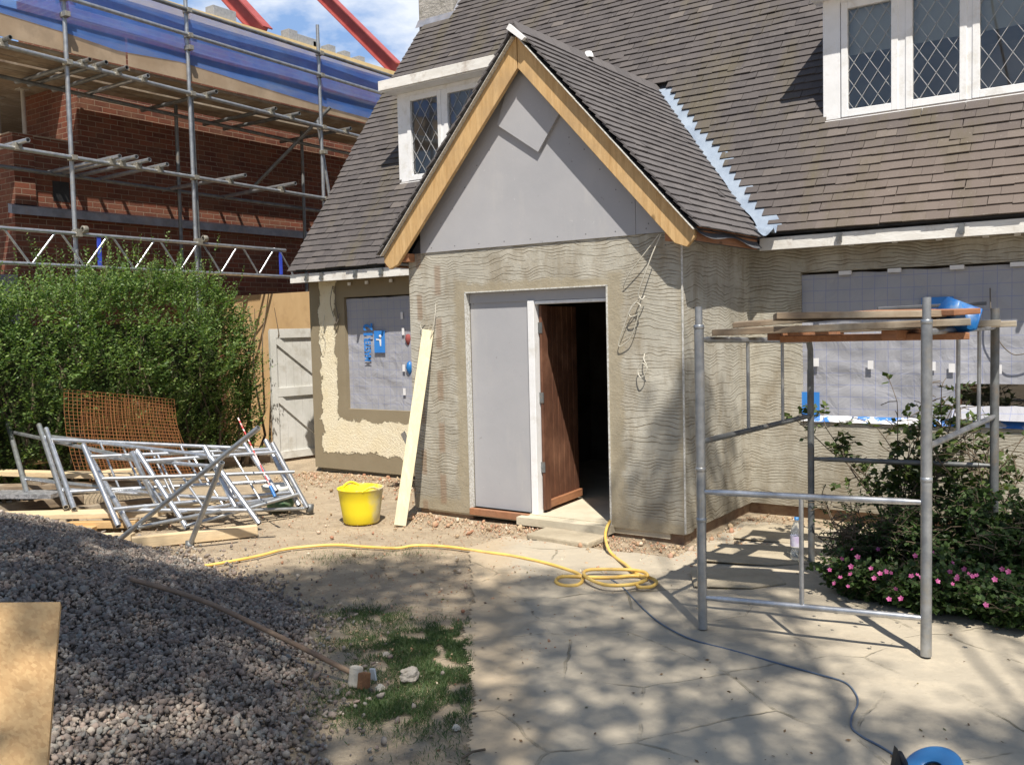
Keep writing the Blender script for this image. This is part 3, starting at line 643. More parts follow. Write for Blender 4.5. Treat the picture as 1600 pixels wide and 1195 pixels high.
part('eaves_board', MB().box(-5.935, -5.915, 6.456, 7.69, 2.29, 2.385), 'redwood', H, bevel=.003)
part('soffit', MB().box(-2.845, XR, 6.46, 7.97, 2.335, 2.345), 'felt', H); part('soffit', MB().box(-5.93, XL, 6.46, 7.97, 2.31, 2.32), 'felt', H)
fp = MB()
fp.grid(lambda u, v: (-2.87+.09*v, 6.40+1.28*u, 2.43-.075*v-.02*math.sin(u*9)*v-.03*v*u), 24, 4); part('felt_strip', fp, 'felt', H)
a = PRX
part('ridge_flashing', MB().prism([(a-.02, 6.34, PRZ+.035), (a+.13, 6.34, PRZ-.10), (a+.10, 6.34, PRZ-.12), (a-.05, 6.34, PRZ+.0)], (0, .12, 0)), 'white', H)
# roofs -----------------------------------------------------------
def tile_roof(name, mat, O, U, Vd, nv, ufn, keep, gauge=.1, tw=.167, jit=1., parent=None):
    O = Vector(O); U = Vector(U).normalized(); Vd = Vector(Vd).normalized(); N = U.cross(Vd).normalized()
    if N.z < 0: N = -N
    m = MB()
    for r in range(nv):
        v0 = r*gauge; iv = ufn(v0); k0 = math.floor(min(q[0] for q in iv)/tw)-1; k1 = math.ceil(max(q[1] for q in iv)/tw)+1
        cand = []
        for k in range(k0, k1):
            a0 = k*tw+(tw/2 if r % 2 else 0)+random.gauss(0, .0015)*jit; b0 = a0+tw-.0018
            for u0, u1 in iv:
                a = max(a0, u0+random.uniform(-.007, .007)); b = min(b0, u1+random.uniform(-.007, .007))
                if b-a > .03: cand.append((a, b))
        for a, b in cand:
            c = O+U*((a+b)/2)+Vd*(v0+gauge*.5)
            if not keep(c): continue
            dv = random.gauss(0, .0025)*jit; lift = .017+abs(random.gauss(0, .0022))*jit; tw_ = random.gauss(0, .0016)*jit
            if random.random() < .004*jit: dv -= random.uniform(.01, .035); tw_ += random.gauss(0, .006)
            th = .012; va = v0+dv-.004; vb = v0+gauge+.03
            p = []
            for (n0, n1) in ((lift, .0), (lift+th, th)):
                p += [O+U*a+Vd*va+N*(n0+tw_), O+U*b+Vd*va+N*(n0-tw_), O+U*b+Vd*vb+N*(n1+.001), O+U*a+Vd*vb+N*(n1+.001)]
            m.hexa(p)
    return part(name, m, mat, parent or H)
DRX0, DRY = -2.50, 8.47; DLX0, DLX1 = -7.515, -5.86; DTZ = 4.62
yr = lambda z: 7.72+(z-2.43)/RS
def keep_main(c): return True
vlen = (7.35-2.40)/math.sin(math.atan(RS))
VERGE = [(2.4, -8.66), (3.4, -8.66), (4.1, -8.70), (4.9, -8.68), (5.9, -8.62), (7.6, -8.5)]
def umain(v):
    z = 2.40+v*math.sin(math.atan(RS)); x = -8.64
    for (z0, x0), (z1, x1) in zip(VERGE, VERGE[1:]):
        if z0 <= z <= z1: x = x0+(x1-x0)*(z-z0)/(z1-z0)
    iv = [(x, 2.4)]
    def cut(a, b):
        nonlocal iv
        n = []
        for p, q in iv:
            if b <= p or a >= q: n.append((p, q)); continue
            if a > p: n.append((p, a))
            if b < q: n.append((b, q))
        iv = n
    zz = z+.02
    if zz < PRZ+.02: w_ = max(0, (PRZ-zz)/PRS); cut(PRX-w_-.01, PRX+w_+.125+.03*nz3(z, 0, 1, 3)+random.uniform(-.012, .012)-.06*max(0, (zz-3.9)))
    if 3.38 < z < 4.60: cut(DLX0+.03, DLX1-.03)
    if 3.38 < z < 4.74: cut(DRX0+.03, 9)
    if 10.28 < yr(z) < 11.1: cut(-8.85, -8.12)
    return iv
tile_roof('roof', 'tile', (0, 7.715, 2.435), (1, 0, 0), (0, 1, RS), int(vlen/.095), umain, keep_main, gauge=.095, jit=1.2)
m = MB()
def deck(x0, x1, z0, z1, off=-.012):
    m.add([(x0, yr(z0)+.02, z0+off), (x1, yr(z0)+.02, z0+off), (x1, yr(z1)+.02, z1+off), (x0, yr(z1)+.02, z1+off)], [(0, 1, 2, 3)])
deck(-8.60, 2.4, 4.78, 7.4); deck(-8.62, DLX0+.02, 2.44, 4.78); deck(DLX1-.02, PRX-.3, 4.1, 4.78); deck(PRX-.3, DRX0+.02, 4.12, 4.78); deck(DLX0+.02, DLX1-.02, 4.62, 4.78)
deck(DLX0+.02, DLX1, 2.44, 3.42); deck(DRX0+.02, 2.4, 2.44, 3.42)
m.add([(DRX0+.02, yr(3.42)+.02, 3.408), (DRX0+.02, yr(4.12)+.02, 4.108), (PRX, yr(4.12)+.02, 4.108), (-2.83, yr(2.44)+.02, 2.428), (DRX0+.02, yr(2.44)+.02, 2.428)], [(4, 0, 1, 2, 3)])
m.add([(DLX1, yr(4.12)+.02, 4.108), (DLX1, yr(2.44)+.02, 2.428), (-5.9, yr(2.44)+.02, 2.428), (PRX, yr(4.12)+.02, 4.108)], [(1, 2, 3, 0)])
m.add([(-8.6, 11.35, 7.37), (2.4, 11.35, 7.37), (2.4, 15.3, 2.4), (-8.6, 15.3, 2.4)], [(0, 1, 2, 3)])
part('roof_deck', m, 'felt', H)
# valley liner on the right side of the porch roof
A = Vector((-2.80, yr(2.44), 2.47)); B = Vector((PRX+.05, yr(4.10), 4.12))
vl = MB(); vl.grid(lambda u, v: A.lerp(B, u)+Vector((.23*v-.03+.012*math.sin(u*23+v*5), 0, .012+.010*math.sin(u*31)+(.05*v if False else 0))) , 60, 4)
part('valley_liner', vl, 'liner', H)
vl = MB(); vl.grid(lambda u, v: (-2.86+.20*u, 7.60+.16*v, 2.44+.05*v+.03*math.sin(u*7+v*9)), 10, 8); part('valley_liner', vl, 'liner', H)
for s in (1, -1):
    def keep_p(c, s=s): return c.z < PRZ+.02
    n_v = int((1.58*math.hypot(1, PRS))/.1)
    o0 = (PRX+s*1.585, 6.372, zporch(PRX+s*1.585)+.01)
    tile_roof('porch_roof', 'tile2', o0, (0, 1, 0), (-s, 0, PRS), int(n_v*.1/.087)+1, lambda v: [(0, yr(zporch(PRX+1.585)+v*math.sin(math.atan(PRS)))-6.372+.015+random.uniform(-.012, .012))], keep_p, gauge=.087, jit=.7)
    x1 = PRX+s*1.56
    part('porch_roof_deck', MB().add([(PRX, 6.40, PRZ-.022), (x1, 6.40, zporch(x1)-.022), (x1, yr(zporch(x1))+.05, zporch(x1)-.022), (PRX, yr(PRZ)+.05, PRZ-.022)], [(0, 1, 2, 3)]), 'felt', H)
m = MB()
for i in range(10):
    y = 6.37+i*.28
    m.prism([(PRX-.09, y, zporch(PRX-.09)+.02), (PRX, y, PRZ+.045), (PRX+.09, y, zporch(PRX+.09)+.02), (PRX+.09, y, zporch(PRX+.09)+.035), (PRX, y, PRZ+.065), (PRX-.09, y, zporch(PRX-.09)+.035)], (0, .285, 0))
part('ridge_tiles', m, 'tile2', H)
part('mortar_dab', MB().lathe([(0, .02), (.03, .015), (.045, -.01), (.05, -.04)], (PRX+.02, 7.55, PRZ+.06), 8), 'white', H)
# fascias, soffits, brackets, soffit tags
part('fascia', MB().prism([(-8.66, 7.725, 2.30), (XL-.19, 7.725, 2.30), (XL-.19, 7.725, 2.405), (-8.66, 7.725, 2.405)][::-1], (0, .02, 0)), 'white_fascia', H, bevel=.003)
part('fascia', MB().prism([(-2.82, 7.725, 2.30), (2.4, 7.725, 2.30), (2.4, 7.725, 2.405), (-2.82, 7.725, 2.405)][::-1], (0, .02, 0)), 'white_fascia', H, bevel=.003)
part('soffit', MB().box(-8.62, XL-.2, 7.747, YM+.05, 2.315, 2.325), 'old_x', H); part('soffit', MB().box(-2.82, 2.4, 7.747, YM+.05, 2.315, 2.325), 'old_x', H)
for x in (-8.35, -8.1, -7.55, -7.15, -2.15, -1.25, -.6):
    y = 7.725; part('gutter_bracket', MB().box(x-.018, x+.018, y-.035, y-.001, 2.33, 2.40).box(x-.012, x+.012, y-.05, y-.035, 2.315, 2.345), 'galvdark', H)
for px in (1200, 1330, 1398, 1467, 1540, 1590, 545, 572, 610):
    p = PY(px, 388-(px-1200)*.06 if px > 1000 else 444-(px-540)*.08, 7.93); part('soffit_tag', MB().box(p.x-.022, p.x+.022, 7.93, 7.945, p.z-.018, p.z+.018), 'white', H)
# chimney
c_ = MB(); c_.box(-8.77, -8.15, 10.40, 11.1, 5.6, 8.4); part('chimney', c_, 'chimney', H, bevel=.02)
c_ = MB(); c_.add([(-8.78, 10.33, 5.98), (-8.02, 10.33, 5.98), (-8.12, 10.39, 6.10), (-8.77, 10.39, 6.10)], [(0, 1, 2, 3)]).add([(-8.02, 10.33, 5.98), (-8.00, 11.1, 7.0), (-8.14, 11.1, 7.15), (-8.12, 10.39, 6.12)], [(0, 1, 2, 3)])
part('lead_apron', c_, 'lead', H)
# dormers
def dormer(x0, x1, posts, label, curt):
    zb, zt = 3.43, 4.50
    d = part('dormer', MB().box(x0, x0+.152, DRY, DRY+.10, zb, zt).box(x0+.152, x1-.11, DRY, DRY+.10, zb, zb+.035).box(x1-.11, x1, DRY, DRY+.10, zb, zt).box(x0+.152, x1-.11, DRY, DRY+.10, zt-.05, zt), 'white', H, bevel=.005, label=label)
    ch = MB()
    for x, s in ((x0, 1), (x1, -1)): ch.prism([(x, DRY+.1, zb), (x, DRY+.1, zt+.05), (x, yr(zt+.05)+.1, zt+.05)], (s*.05, 0, 0))
    part('cheek', ch, 'white_fascia', d)
    part('flat_roof', MB().box(x0-.08, x1+.08, DRY-.20, yr(4.75), 4.60, 4.63), 'lead', d)
    part('fascia', MB().box(x0-.09, x1+.09, DRY-.225, DRY-.20, 4.51, 4.625), 'white_fascia', d, bevel=.004)
    part('soffit', MB().box(x0-.08, x1+.08, DRY-.20, DRY+.1, 4.50, 4.51), 'white', d)
    part('sill', MB().box(x0-.01, x1+.01, DRY-.035, DRY, zb-.015, zb+.02), 'white', d, bevel=.004)
    part('lead_apron', MB().grid(lambda u, v: (x0-.02+(x1-x0+.04)*u, DRY-.01-.085*v, zb-.02-.125*v+.004*math.sin(u*60)+.040), 60, 3), 'lead', d)
    for a, b in posts:
        f = MB(); t = .055; f.box(a, a+t, DRY-.012, DRY+.05, zb+.036, zt-.052).box(b-t, b, DRY-.012, DRY+.05, zb+.036, zt-.052).box(a+t, b-t, DRY-.012, DRY+.05, zb+.036, zb+.10).box(a+t, b-t, DRY-.012, DRY+.05, zt-.11, zt-.052)
        part('casement', f, 'white', d, bevel=.004)
        part('pane', MB().add([(a+t, DRY+.025, zb+.1), (b-t, DRY+.025, zb+.1), (b-t, DRY+.025, zt-.11), (a+t, DRY+.025, zt-.11)], [(0, 1, 2, 3)]), 'glass', d)
        L = MB(); W_ = b-a-2*t; zA, zB = zb+.1, zt-.11; dw = W_/2.72; sl_ = 1.5
        for sgn in (1, -1):
            for k in range(-10, 12):
                xs0 = a+t+W_*.5+k*dw; s0, s1 = 0, zB-zA      # x = xs0 + sgn*s/sl_, z = zA + s
                lo_, hi_ = sorted(((a+t-xs0)*sl_*sgn, (b-t-xs0)*sl_*sgn)); s0 = max(s0, lo_); s1 = min(s1, hi_)
                if s1-s0 > .02: L.bar((xs0+sgn*s0/sl_, DRY+.018, zA+s0), (xs0+sgn*s1/sl_, DRY+.018, zA+s1), .0048, .005, (0, 1, 0))
        part('lead_lattice', L, 'came', d)
    for (a0_, b0_), (a1_, b1_) in zip(posts, posts[1:]):
        part('mullion', MB().box(b0_-.002, a1_+.002, DRY-.004, DRY+.08, zb+.036, zt-.052), 'white', d)
    room = MB(); room.box(x0+.06, x1-.06, DRY+.15, 10.9, 3.0, 4.5); room.f = [f[::-1] for f in room.f if True]; 
    room.f.pop(2)
    room.sm.pop(2)
    part('room_lining', room, 'room', d)
    if curt: part('blind', MB().box(x0+.12, x1-.12, DRY+.12, DRY+.125, curt, zt-.05), 'blind', d)
    return d
MAT['came'] = simple('lead_came', (.36, .37, .38), (.46, .46, .46), 9, .5, metal=.3)
dormer(DLX0, DLX1, [(-7.36, -6.84), (-6.80, -6.28)], 'small left dormer partly hidden by the porch roof', None)
dormer(DRX0, 1.6, [(-2.34, -1.87), (-1.81, -1.34), (-1.30, -.72), (-.68, -.1), (-.06, .5)], 'wide right dormer with leaded lights', 4.02)
# window coverings
def cover(x0, x1, z0, z1, Y, cut=None, amp=.009, label=None):
    nx, nz = int((x1-x0)/.03), int((z1-z0)/.03); m = MB(); ids = {}
    for j in range(nz):
        for i in range(nx):
            x = x0+(x1-x0)*(i+.5)/nx; z = z0+(z1-z0)*(j+.5)/nz
            if cut and cut(x, z): continue
            q = []
            for a, b in ((i, j), (i+1, j), (i+1, j+1), (i, j+1)):
                if (a, b) not in ids:
                    X = x0+(x1-x0)*a/nx; Z = z0+(z1-z0)*b/nz; ids[(a, b)] = len(m.v)
                    m.v.append((X, Y+amp*1.6*nz3(X*1.3, Z*.8, 2, 1.6)+amp*.8*nz3(X+Z, Z-X*.4, 6, 5)+.01*math.exp(-(Z-z0)/.04)*nz3(X, 0, 0, 12), Z+(.012*nz3(X, 1, 1, 5) if b in (0, nz) else 0)))
                q.append(ids[(a, b)])
            m.f.append(tuple(q)); m.sm.append(True)
    return part('window_membrane', m, 'membrane', H, label=label)
cl = cover(WX0-.02, WX1, WZ0-.03, WZ1-.02, YM+.045, label='grey membrane sheet with upright blue lettering over the left window')
def rect(x0, x1, z0, z1, y): return MB().add([(x0, y, z0), (x1, y, z0), (x1, y, z1), (x0, y, z1)], [(0, 1, 2, 3)])
def pyrect(pxs, Y): a = PY(*pxs[0], Y); b = PY(*pxs[1], Y); return (a.x, b.x, b.z, a.z)
r4 = pyrect(((584, 517), (602, 551)), YM+.02); part('blue_print', rect(*r4, YM+.02), 'blue_print', cl)
cxm = (r4[0]+r4[1])/2; czm = (r4[2]+r4[3])/2
fg = MB().prism([(cxm-.05, YM+.016, czm+.02), (cxm+.0, YM+.016, czm+.015), (cxm+.01, YM+.016, czm-.05), (cxm+.028, YM+.016, czm-.05), (cxm+.03, YM+.016, czm+.03), (cxm-.05, YM+.016, czm+.035)], (0, .002, 0)).lathe([(0, .003), (.02, .002), (.02, 0)], (cxm+.015, YM+.016, czm+.06), 12, (0, -1, 0))
part('print_figure', fg, 'white_tape', cl)
def text_mesh(s, size, name, bold=0):
    cu = bpy.data.curves.new(name, 'FONT'); cu.body = s; cu.size = size; cu.offset = bold; ob = bpy.data.objects.new('tmp', cu); COL.objects.link(ob)
    dg = bpy.context.evaluated_depsgraph_get(); me = bpy.data.meshes.new_from_object(ob.evaluated_get(dg)); bpy.data.objects.remove(ob); me.name = name; return me
def up_text(s, base, hgt, y, parent, length):       # letters climb upwards, facing -Y
    me = text_mesh(s, 1, 'print_'+('word' if s.isalpha() else 'number'), .035); co = np.array([v.co[:] for v in me.vertices])
    sx = length/(co[:, 0].max()-co[:, 0].min()); sy = hgt/(co[:, 1].max()-co[:, 1].min()); x0 = co[:, 0].min(); y0 = co[:, 1].min()
    for v in me.vertices: a = (v.co.x-x0)*sx; b = (v.co.y-y0)*sy; v.co = (base[0]-b, y, base[1]+a)
    o = link('printed_word' if s.isalpha() else 'printed_number', me, 'blue_print', parent); return o
a = PY(580.5, 564, YM+.02); b = PY(580.5, 527, YM+.02); up_text('MASTER', (a.x, a.z), .11, YM+.018, cl, b.z-a.z)
a = PY(582.5, 524, YM+.02); b = PY(582.5, 505, YM+.02); up_text('12', (a.x, a.z), .15, YM+.018, cl, b.z-a.z)
for p in ((627, 493), (629, 518), (630, 575), (631, 612)):
    q = PY(*p, YM+.015); part('tape', MB().box(q.x-.018, q.x+.018, YM+.022, YM+.026, q.z-.04, q.z+.04), 'white_tape', cl)
q = PY(634, 530, YM+.01); part('rag', MB().lathe([(0, .06), (.03, .05), (.04, 0), (.02, -.06), (0, -.07)], (q.x+.01, YM+.045, q.z), 8), simple('red_rag', (.25, .05, .05), (.3, .08, .07)), cl)
q = PY(636, 575, YM+.01); part('rag', MB().lathe([(0, .08), (.03, .06), (.045, 0), (.02, -.06), (0, -.09)], (q.x+.01, YM+.045, q.z), 8), 'blue_plastic', cl)
cr = cover(RX0, 2.4, RZ0-.02, RZ1-.02, YM+.05, cut=lambda x, z: x > -1.33 and z < 1.17, amp=.016, label='pale grey gridded membrane over the wide right window')
for pr in (((1440, 465), (1490, 487)), ((1250, 612), (1281, 648))):
    r4 = pyrect(pr, YM+.022); part('blue_print', rect(*r4, YM+.018), 'blue_print', cr)
for p in ((1275, 566), (1360, 570), (1457, 572), (1562, 577), (1487, 575)):
    q = PY(*p, YM+.02); s = .022 if p[0] != 1562 else .014; part('tape', MB().box(q.x-s, q.x+s, YM+.024, YM+.028, q.z-.035, q.z+.035), 'white_tape', cr)
for px in (1320, 1397, 1495, 1590):
    q = PY(px, 427-(px-1320)*.05, YM-.003); part('tape', MB().box(q.x-.05, q.x+.05, YM-.006, YM+.03, q.z-.012, q.z+.02), 'white_tape', cr)
# window exposed in the gap
part('window_frame', MB().box(-1.36, -1.31, YM+.10, YM+.16, RZ0, 1.2).box(-.82, -.77, YM+.10, YM+.16, RZ0, 1.2).box(-1.31, 2.4, YM+.10, YM+.16, RZ0, RZ0+.06), 'brown_door', H)
part('window_glass', MB().add([(-1.31, YM+.13, RZ0), (2.4, YM+.13, RZ0), (2.4, YM+.13, 1.25), (-1.31, YM+.13, 1.25)], [(0, 1, 2, 3)]), 'glass', H)
part('room_lining', MB().box(-2.6, 2.5, YM+.22, 10, .3, 2.2), 'dark', H)
sl_ = MB().grid(lambda u, v: (-1.36+3.7*u, YM+.09-.14*v, 1.0-.10*v+.012*nz3(u*30, v, 0)), 60, 5); part('sill_sheet', sl_, 'membrane', H)
sl_ = MB().grid(lambda u, v: (RX0+3.9*u, YM+.03-.05*v, RZ0+.03-.05*v+.006*nz3(u*40, v, 0)), 90, 3); part('sill_strip', sl_, simple('sill_film', (.05, .2, .6), (.75, .76, .8), 7, .4, lo=.45, hi=.5), H)
# hanging cables on porch
def cable(pts, r, mat, label=None):
    return part('cable', MB().tube(smoothpath([PY(px, py, YP-off) for px, py, off in pts], 8), r, 6), mat, H, label=label)
cable([(1030, 366, .05), (1008, 395, .06), (985, 425, .05), (976, 442, .03), (974, 450, .01)], .004, 'cream_cable')
cable([(1033, 366, .05), (1020, 395, .08), (1009, 425, .09), (1000, 450, .08), (998, 462, .07), (1003, 468, .06), (1008, 462, .04)], .005, 'cream_cable')
cable([(1003, 462, .05), (990, 477, .06), (983, 490, .05), (987, 495, .05), (997, 490, .05), (1001, 478, .06), (992, 473, .05), (984, 485, .05), (975, 510, .04), (967, 535, .03), (970, 541, .03), (985, 528, .04), (994, 505, .05), (1000, 480, .05)], .004, 'cream_cable')
cable([(1007, 553, .01), (1006, 562, .04), (1010, 570, .05), (1009, 582, .05), (1002, 590, .05), (997, 583, .04), (998, 572, .04), (1004, 567, .05), (1012, 575, .05)], .004, 'cream_cable')
cable([(681, 474, .01), (679, 500, .04), (672, 530, .05), (666, 555, .05), (661, 558, .05), (661, 545, .05), (668, 533, .05), (673, 545, .05), (668, 558, .05)], .0035, 'cream_cable')
cable([(664, 497, .03), (657, 506, .03), (660, 516, .03), (668, 517, .02), (672, 508, .02)], .0035, 'cream_cable')
def cablem(pts, r, mat): return part('cable', MB().tube(smoothpath([PY(px, py, YM-off) for px, py, off in pts], 8), r, 6), mat, H)
cablem([(520, 447, .05), (516, 470, .06), (520, 490, .05), (526, 505, .05), (530, 490, .03)], .004, 'dark_cable')
cablem([(524, 447, .05), (524, 470, .03), (528, 500, .03), (522, 515, .03), (530, 500, .02)], .004, 'dark_cable')
cablem([(507, 492, .02), (505, 510, .04), (499, 530, .03), (504, 550, .03), (508, 530, .03), (502, 515, .03)], .003, 'cream_cable')
cablem([(1547, 450, .0), (1549, 490, .02), (1560, 530, .02), (1580, 552, .02), (1600, 553, .02), (1640, 545, .02)], .005, 'dark_cable')

# ================================================================== NEIGHBOUR BUILDING
XN = -12.3
B_ = thing('brick_building', 'red brick building under construction behind the scaffold', 'building', (XN-3, 11, 0))
part('lower_wall', MB().box(XN-.3, XN, 6.33, 22, -.2, 4.38).box(-20, XN-.3, 6.33, 6.63, -.2, 4.38), 'brick', B_)
part('upper_wall', MB().box(XN-.3, XN-.015, 7.27, 22, 4.38, 6.62).box(-13.75, XN-.3, 7.27, 7.57, 4.38, 6.62), 'brick', B_)
part('recess_wall', MB().box(-20, -13.75, 8.6, 8.8, 4.3, 6.6).box(-20.2, -20, 6.3, 8.8, 4.3, 6.6), 'black', B_)  # black back wall: the recess's shade is put into its colour
part('ledge_cap', MB().box(-20, XN+.0, 6.32, 7.27, 4.381, 4.40), simple('ledge_mortar', (.28, .22, .16), (.36, .29, .21), 8, .9), B_)
part('upper_floor', MB().box(-20, XN-.3, 6.0, 7.26, 5.22, 5.5).box(-20, -13.76, 7.26, 8.59, 5.22, 5.5), 'old_y', B_)  # rear part of the slab added to keep the recess below shaded
part('lead_ledge', MB().prism([(XN, 6.25, 3.35), (XN+.10, 6.25, 3.33), (XN+.10, 6.25, 3.44), (XN, 6.25, 3.47)][::-1], (0, 12, 0)), 'lead', B_)
part('hole_shade_patch', MB().box(XN, XN+.006, 6.86, 7.09, 3.56, 3.83), 'black', B_)  # black plate on the brick, painting the shade inside a hole
part('side_opening', MB().box(XN-.2, XN+.008, 5.7, 6.32, -.1, 2.55), 'lead', B_)
part('roof_edge_board', MB().box(XN-.35, XN+.10, 7.2, 22, 6.50, 6.68), 'ply_yellow', B_)
part('brick_pier', MB().box(XN, XN+.05, 6.33, 6.60, 3.47, 4.38), 'brick', B_)
for i, (x, y) in enumerate(((-13.9, 7.0), (-14.4, 7.1), (-13.2, 7.0))):
    pr_ = thing('steel_prop', ['grey steel prop under the upper slab, middle one', 'grey steel prop under the upper slab, farthest left', 'grey steel prop under the upper slab, nearest the brick corner'][i], 'prop', (x, y, 4.4), 'props under the slab')
    part('tube', MB().tube([(x, y, 4.4), (x, y, 5.22)], .03, 8), 'prop', pr_); part('base_plate', MB().box(x-.07, x+.07, y-.07, y+.07, 4.401, 4.41), 'prop', pr_); part('head_plate', MB().box(x-.07, x+.07, y-.07, y+.07, 5.205, 5.219), 'prop', pr_)
# red rafters
def ibeam(a, b, w=.20, h=.26, t=.022):
    a = Vector(a); b = Vector(b); d = (b-a).normalized(); side = Vector((0, 1, 0)); up = side.cross(d).normalized(); up = up if up.z > 0 else -up; m = MB()
    for s in (1, -1): m.bar(a+up*s*(h/2-t/2), b+up*s*(h/2-t/2), w, t, up)
    m.bar(a, b, t, h-2*t-.001, up); return m
Yb = 14.2; p0 = PY(615, 104, Yb); p1 = PY(506, -5, Yb); d_ = (p1-p0)
solo('steel_beam', ibeam(p0-d_*.04, p0+d_*2.2), 'red_steel', 'red steel rafter rising from the wall top nearest the tiled roof', 'steel beam', 'red steel rafters')
Yb = 10.6; p0 = PY(401, 40, Yb); p1 = PY(360, -5, Yb); d_ = (p1-p0)
solo('steel_beam', ibeam(p0-d_*.3, p0+d_*5), 'red_steel', 'red steel rafter at the top edge of the picture, left of the sky gap', 'steel beam', 'red steel rafters')
bt = [(452, 48), (474, 58), (489, 67), (513, 77), (537, 88), (560, 96), (345, 10)]
for i, (px, py) in enumerate(bt):
    p = PX(px, py+6, XN-.1); z = 6.681; l = [.20, .42, .17, .17, .15, .15, .44][i]
    solo('concrete_block', MB().box(XN-.2, XN-.0, p.y-l/2, p.y+l/2, z, z+[.21, .17, .13, .16, .14, .13, .2][i]), 'block',
         ['grey concrete block leftmost in the row against the sky', 'long grey concrete block second in the row on the wall top', 'low grey concrete block just left of the tall scaffold pole', 'grey concrete block just right of the tall scaffold pole', 'grey concrete block second from the right end of the row', 'grey concrete block at the right end of the row', 'long grey concrete block beside the foot of the left red rafter'][i], 'concrete block', 'blocks on the wall top', bevel=.006)

# ================================================================== SCAFFOLD
XO, XI = -10.8, -12.0
S = thing('scaffold', 'grey tube scaffold standing in front of the red brick building', 'scaffold', (XO, 8, 0))
std = [3.9, 6.27, 7.99, 10.38, 12.9]
lean = {6.27: ((97, 0), (113, 470)), 7.99: ((279, 0), (303, 415)), 10.38: ((497, 47), (499, 300))}
TR = .027
for y in std:
    a = (XO, y, 0); b = (XO, y+random.uniform(-.03, .03), 6.45)
    part('standard', MB().tube([a, b], TR, 12, hollow=True), 'galv', S)
for y in (4.1, 6.95, 8.6, 11.05, 13.0):
    part('standard', MB().tube([(XI, y, 0), (XI, y+.03, 5.1)], TR, 10), 'galvdark', S)
def led(x, z0, z1, y0=3.4, y1=13.5, mat='galv', nm='ledger'): part(nm, MB().tube([(x, y0, z0), (x, y1, z1)], TR, 10, hollow=True), mat, S)
led(XO+.06, 5.06, 4.80); led(XI+.06, 5.04, 4.84, mat='galvdark'); led(XO+.06, 3.92, 3.72); led(XI-.06, 3.93, 3.78, mat='galvdark')
led(XO+.06, 6.10, 5.97, nm='guard_rail', mat='galvdark'); led(XO+.06, 5.79, 5.62, nm='guard_rail')
def zl(z0, z1, y): return z0+(z1-z0)*(y-3.4)/10.1
TR2 = [(PX(px, py, XO+.25).y, k) for px, py, k in ((40, 222, 1), (187, 237, 1), (203, 240, 1), (228, 246, 1), (262, 254, 1), (372, 268, 1), (453, 285, 1), (18, 66, 0), (143, 98, 0), (165, 104, 0), (197, 109, 0), (237, 117, 0), (337, 140, 0), (437, 164, 0), (468, 172, 0), (553, 193, 0))]
for y, k in TR2:
    z = (zl(3.92, 3.72, y) if k else zl(5.06, 4.80, y))+.055; x1 = XO+random.uniform(.22, .5) if k else XO+random.uniform(.15, .28)
    part('transom', MB().tube([(XN+.05, y+random.uniform(-.05, .02), z), (x1, y, z+random.uniform(-.01, .03))], TR, 10, hollow=True), 'galv' if k or random.random() < .4 else 'galvdark', S)
    part('coupler', MB().box(XO+.02, XO+.10, y-.04, y+.04, z-.075, z+.01).tube([(XO+.02, y-.05, z-.05), (XO+.02, y+.05, z-.05)], .018, 6), 'coupler', S, bevel=.004)
for y in std:
    for z in (zl(5.06, 4.8, y), zl(3.92, 3.72, y), zl(5.79, 5.62, y), zl(6.1, 5.97, y), 5.55 if y < 8 else 4.5):
        part('coupler', MB().lathe([(.02, -.03), (.042, -.03), (.045, 0), (.042, .03), (.02, .03)], (XO, y, z), 10).box(XO+.02, XO+.095, y-.035, y+.035, z-.03, z+.03), 'coupler', S, bevel=.003)
part('sway_brace', MB().tube([(XO+.1, 10.5, 5.2), (XI, 9.95, 4.0)], TR, 10), 'galvdark', S)
part('sway_brace', MB().tube([(XO-.05, 10.36, 5.0), (XO, 10.65, 3.0), (XO, 10.7, 2.6)], TR, 10), 'galv', S)
part('doubled_tube', MB().tube([(XO-.06, 8.06, 5.05), (XO-.05, 8.10, 0)], TR, 10), 'galvdark', S)
for xa, xb_ in ((-12.20, -11.96), (-11.95, -11.69), (-11.60, -11.39), (-11.38, -11.16), (-11.15, -10.90)): part('deck_board', MB().box(xa, xb_, 3.2, 13.6, 5.10, 5.138), 'old_y', S)
for y0, y1, s in ((3.2, 6.28, 0), (6.30, 7.10, .01), (7.13, 10.45, 0), (10.47, 13.4, .01)):
    t = MB().prism([(XO-.055-s, y0, 5.14), (XO-.055-s, y1, 5.14), (XO-.055-s, y1, 5.49), (XO-.055-s, y0, 5.49)], (.012, 0, 0)); part('toe_board', t, 'toe', S)
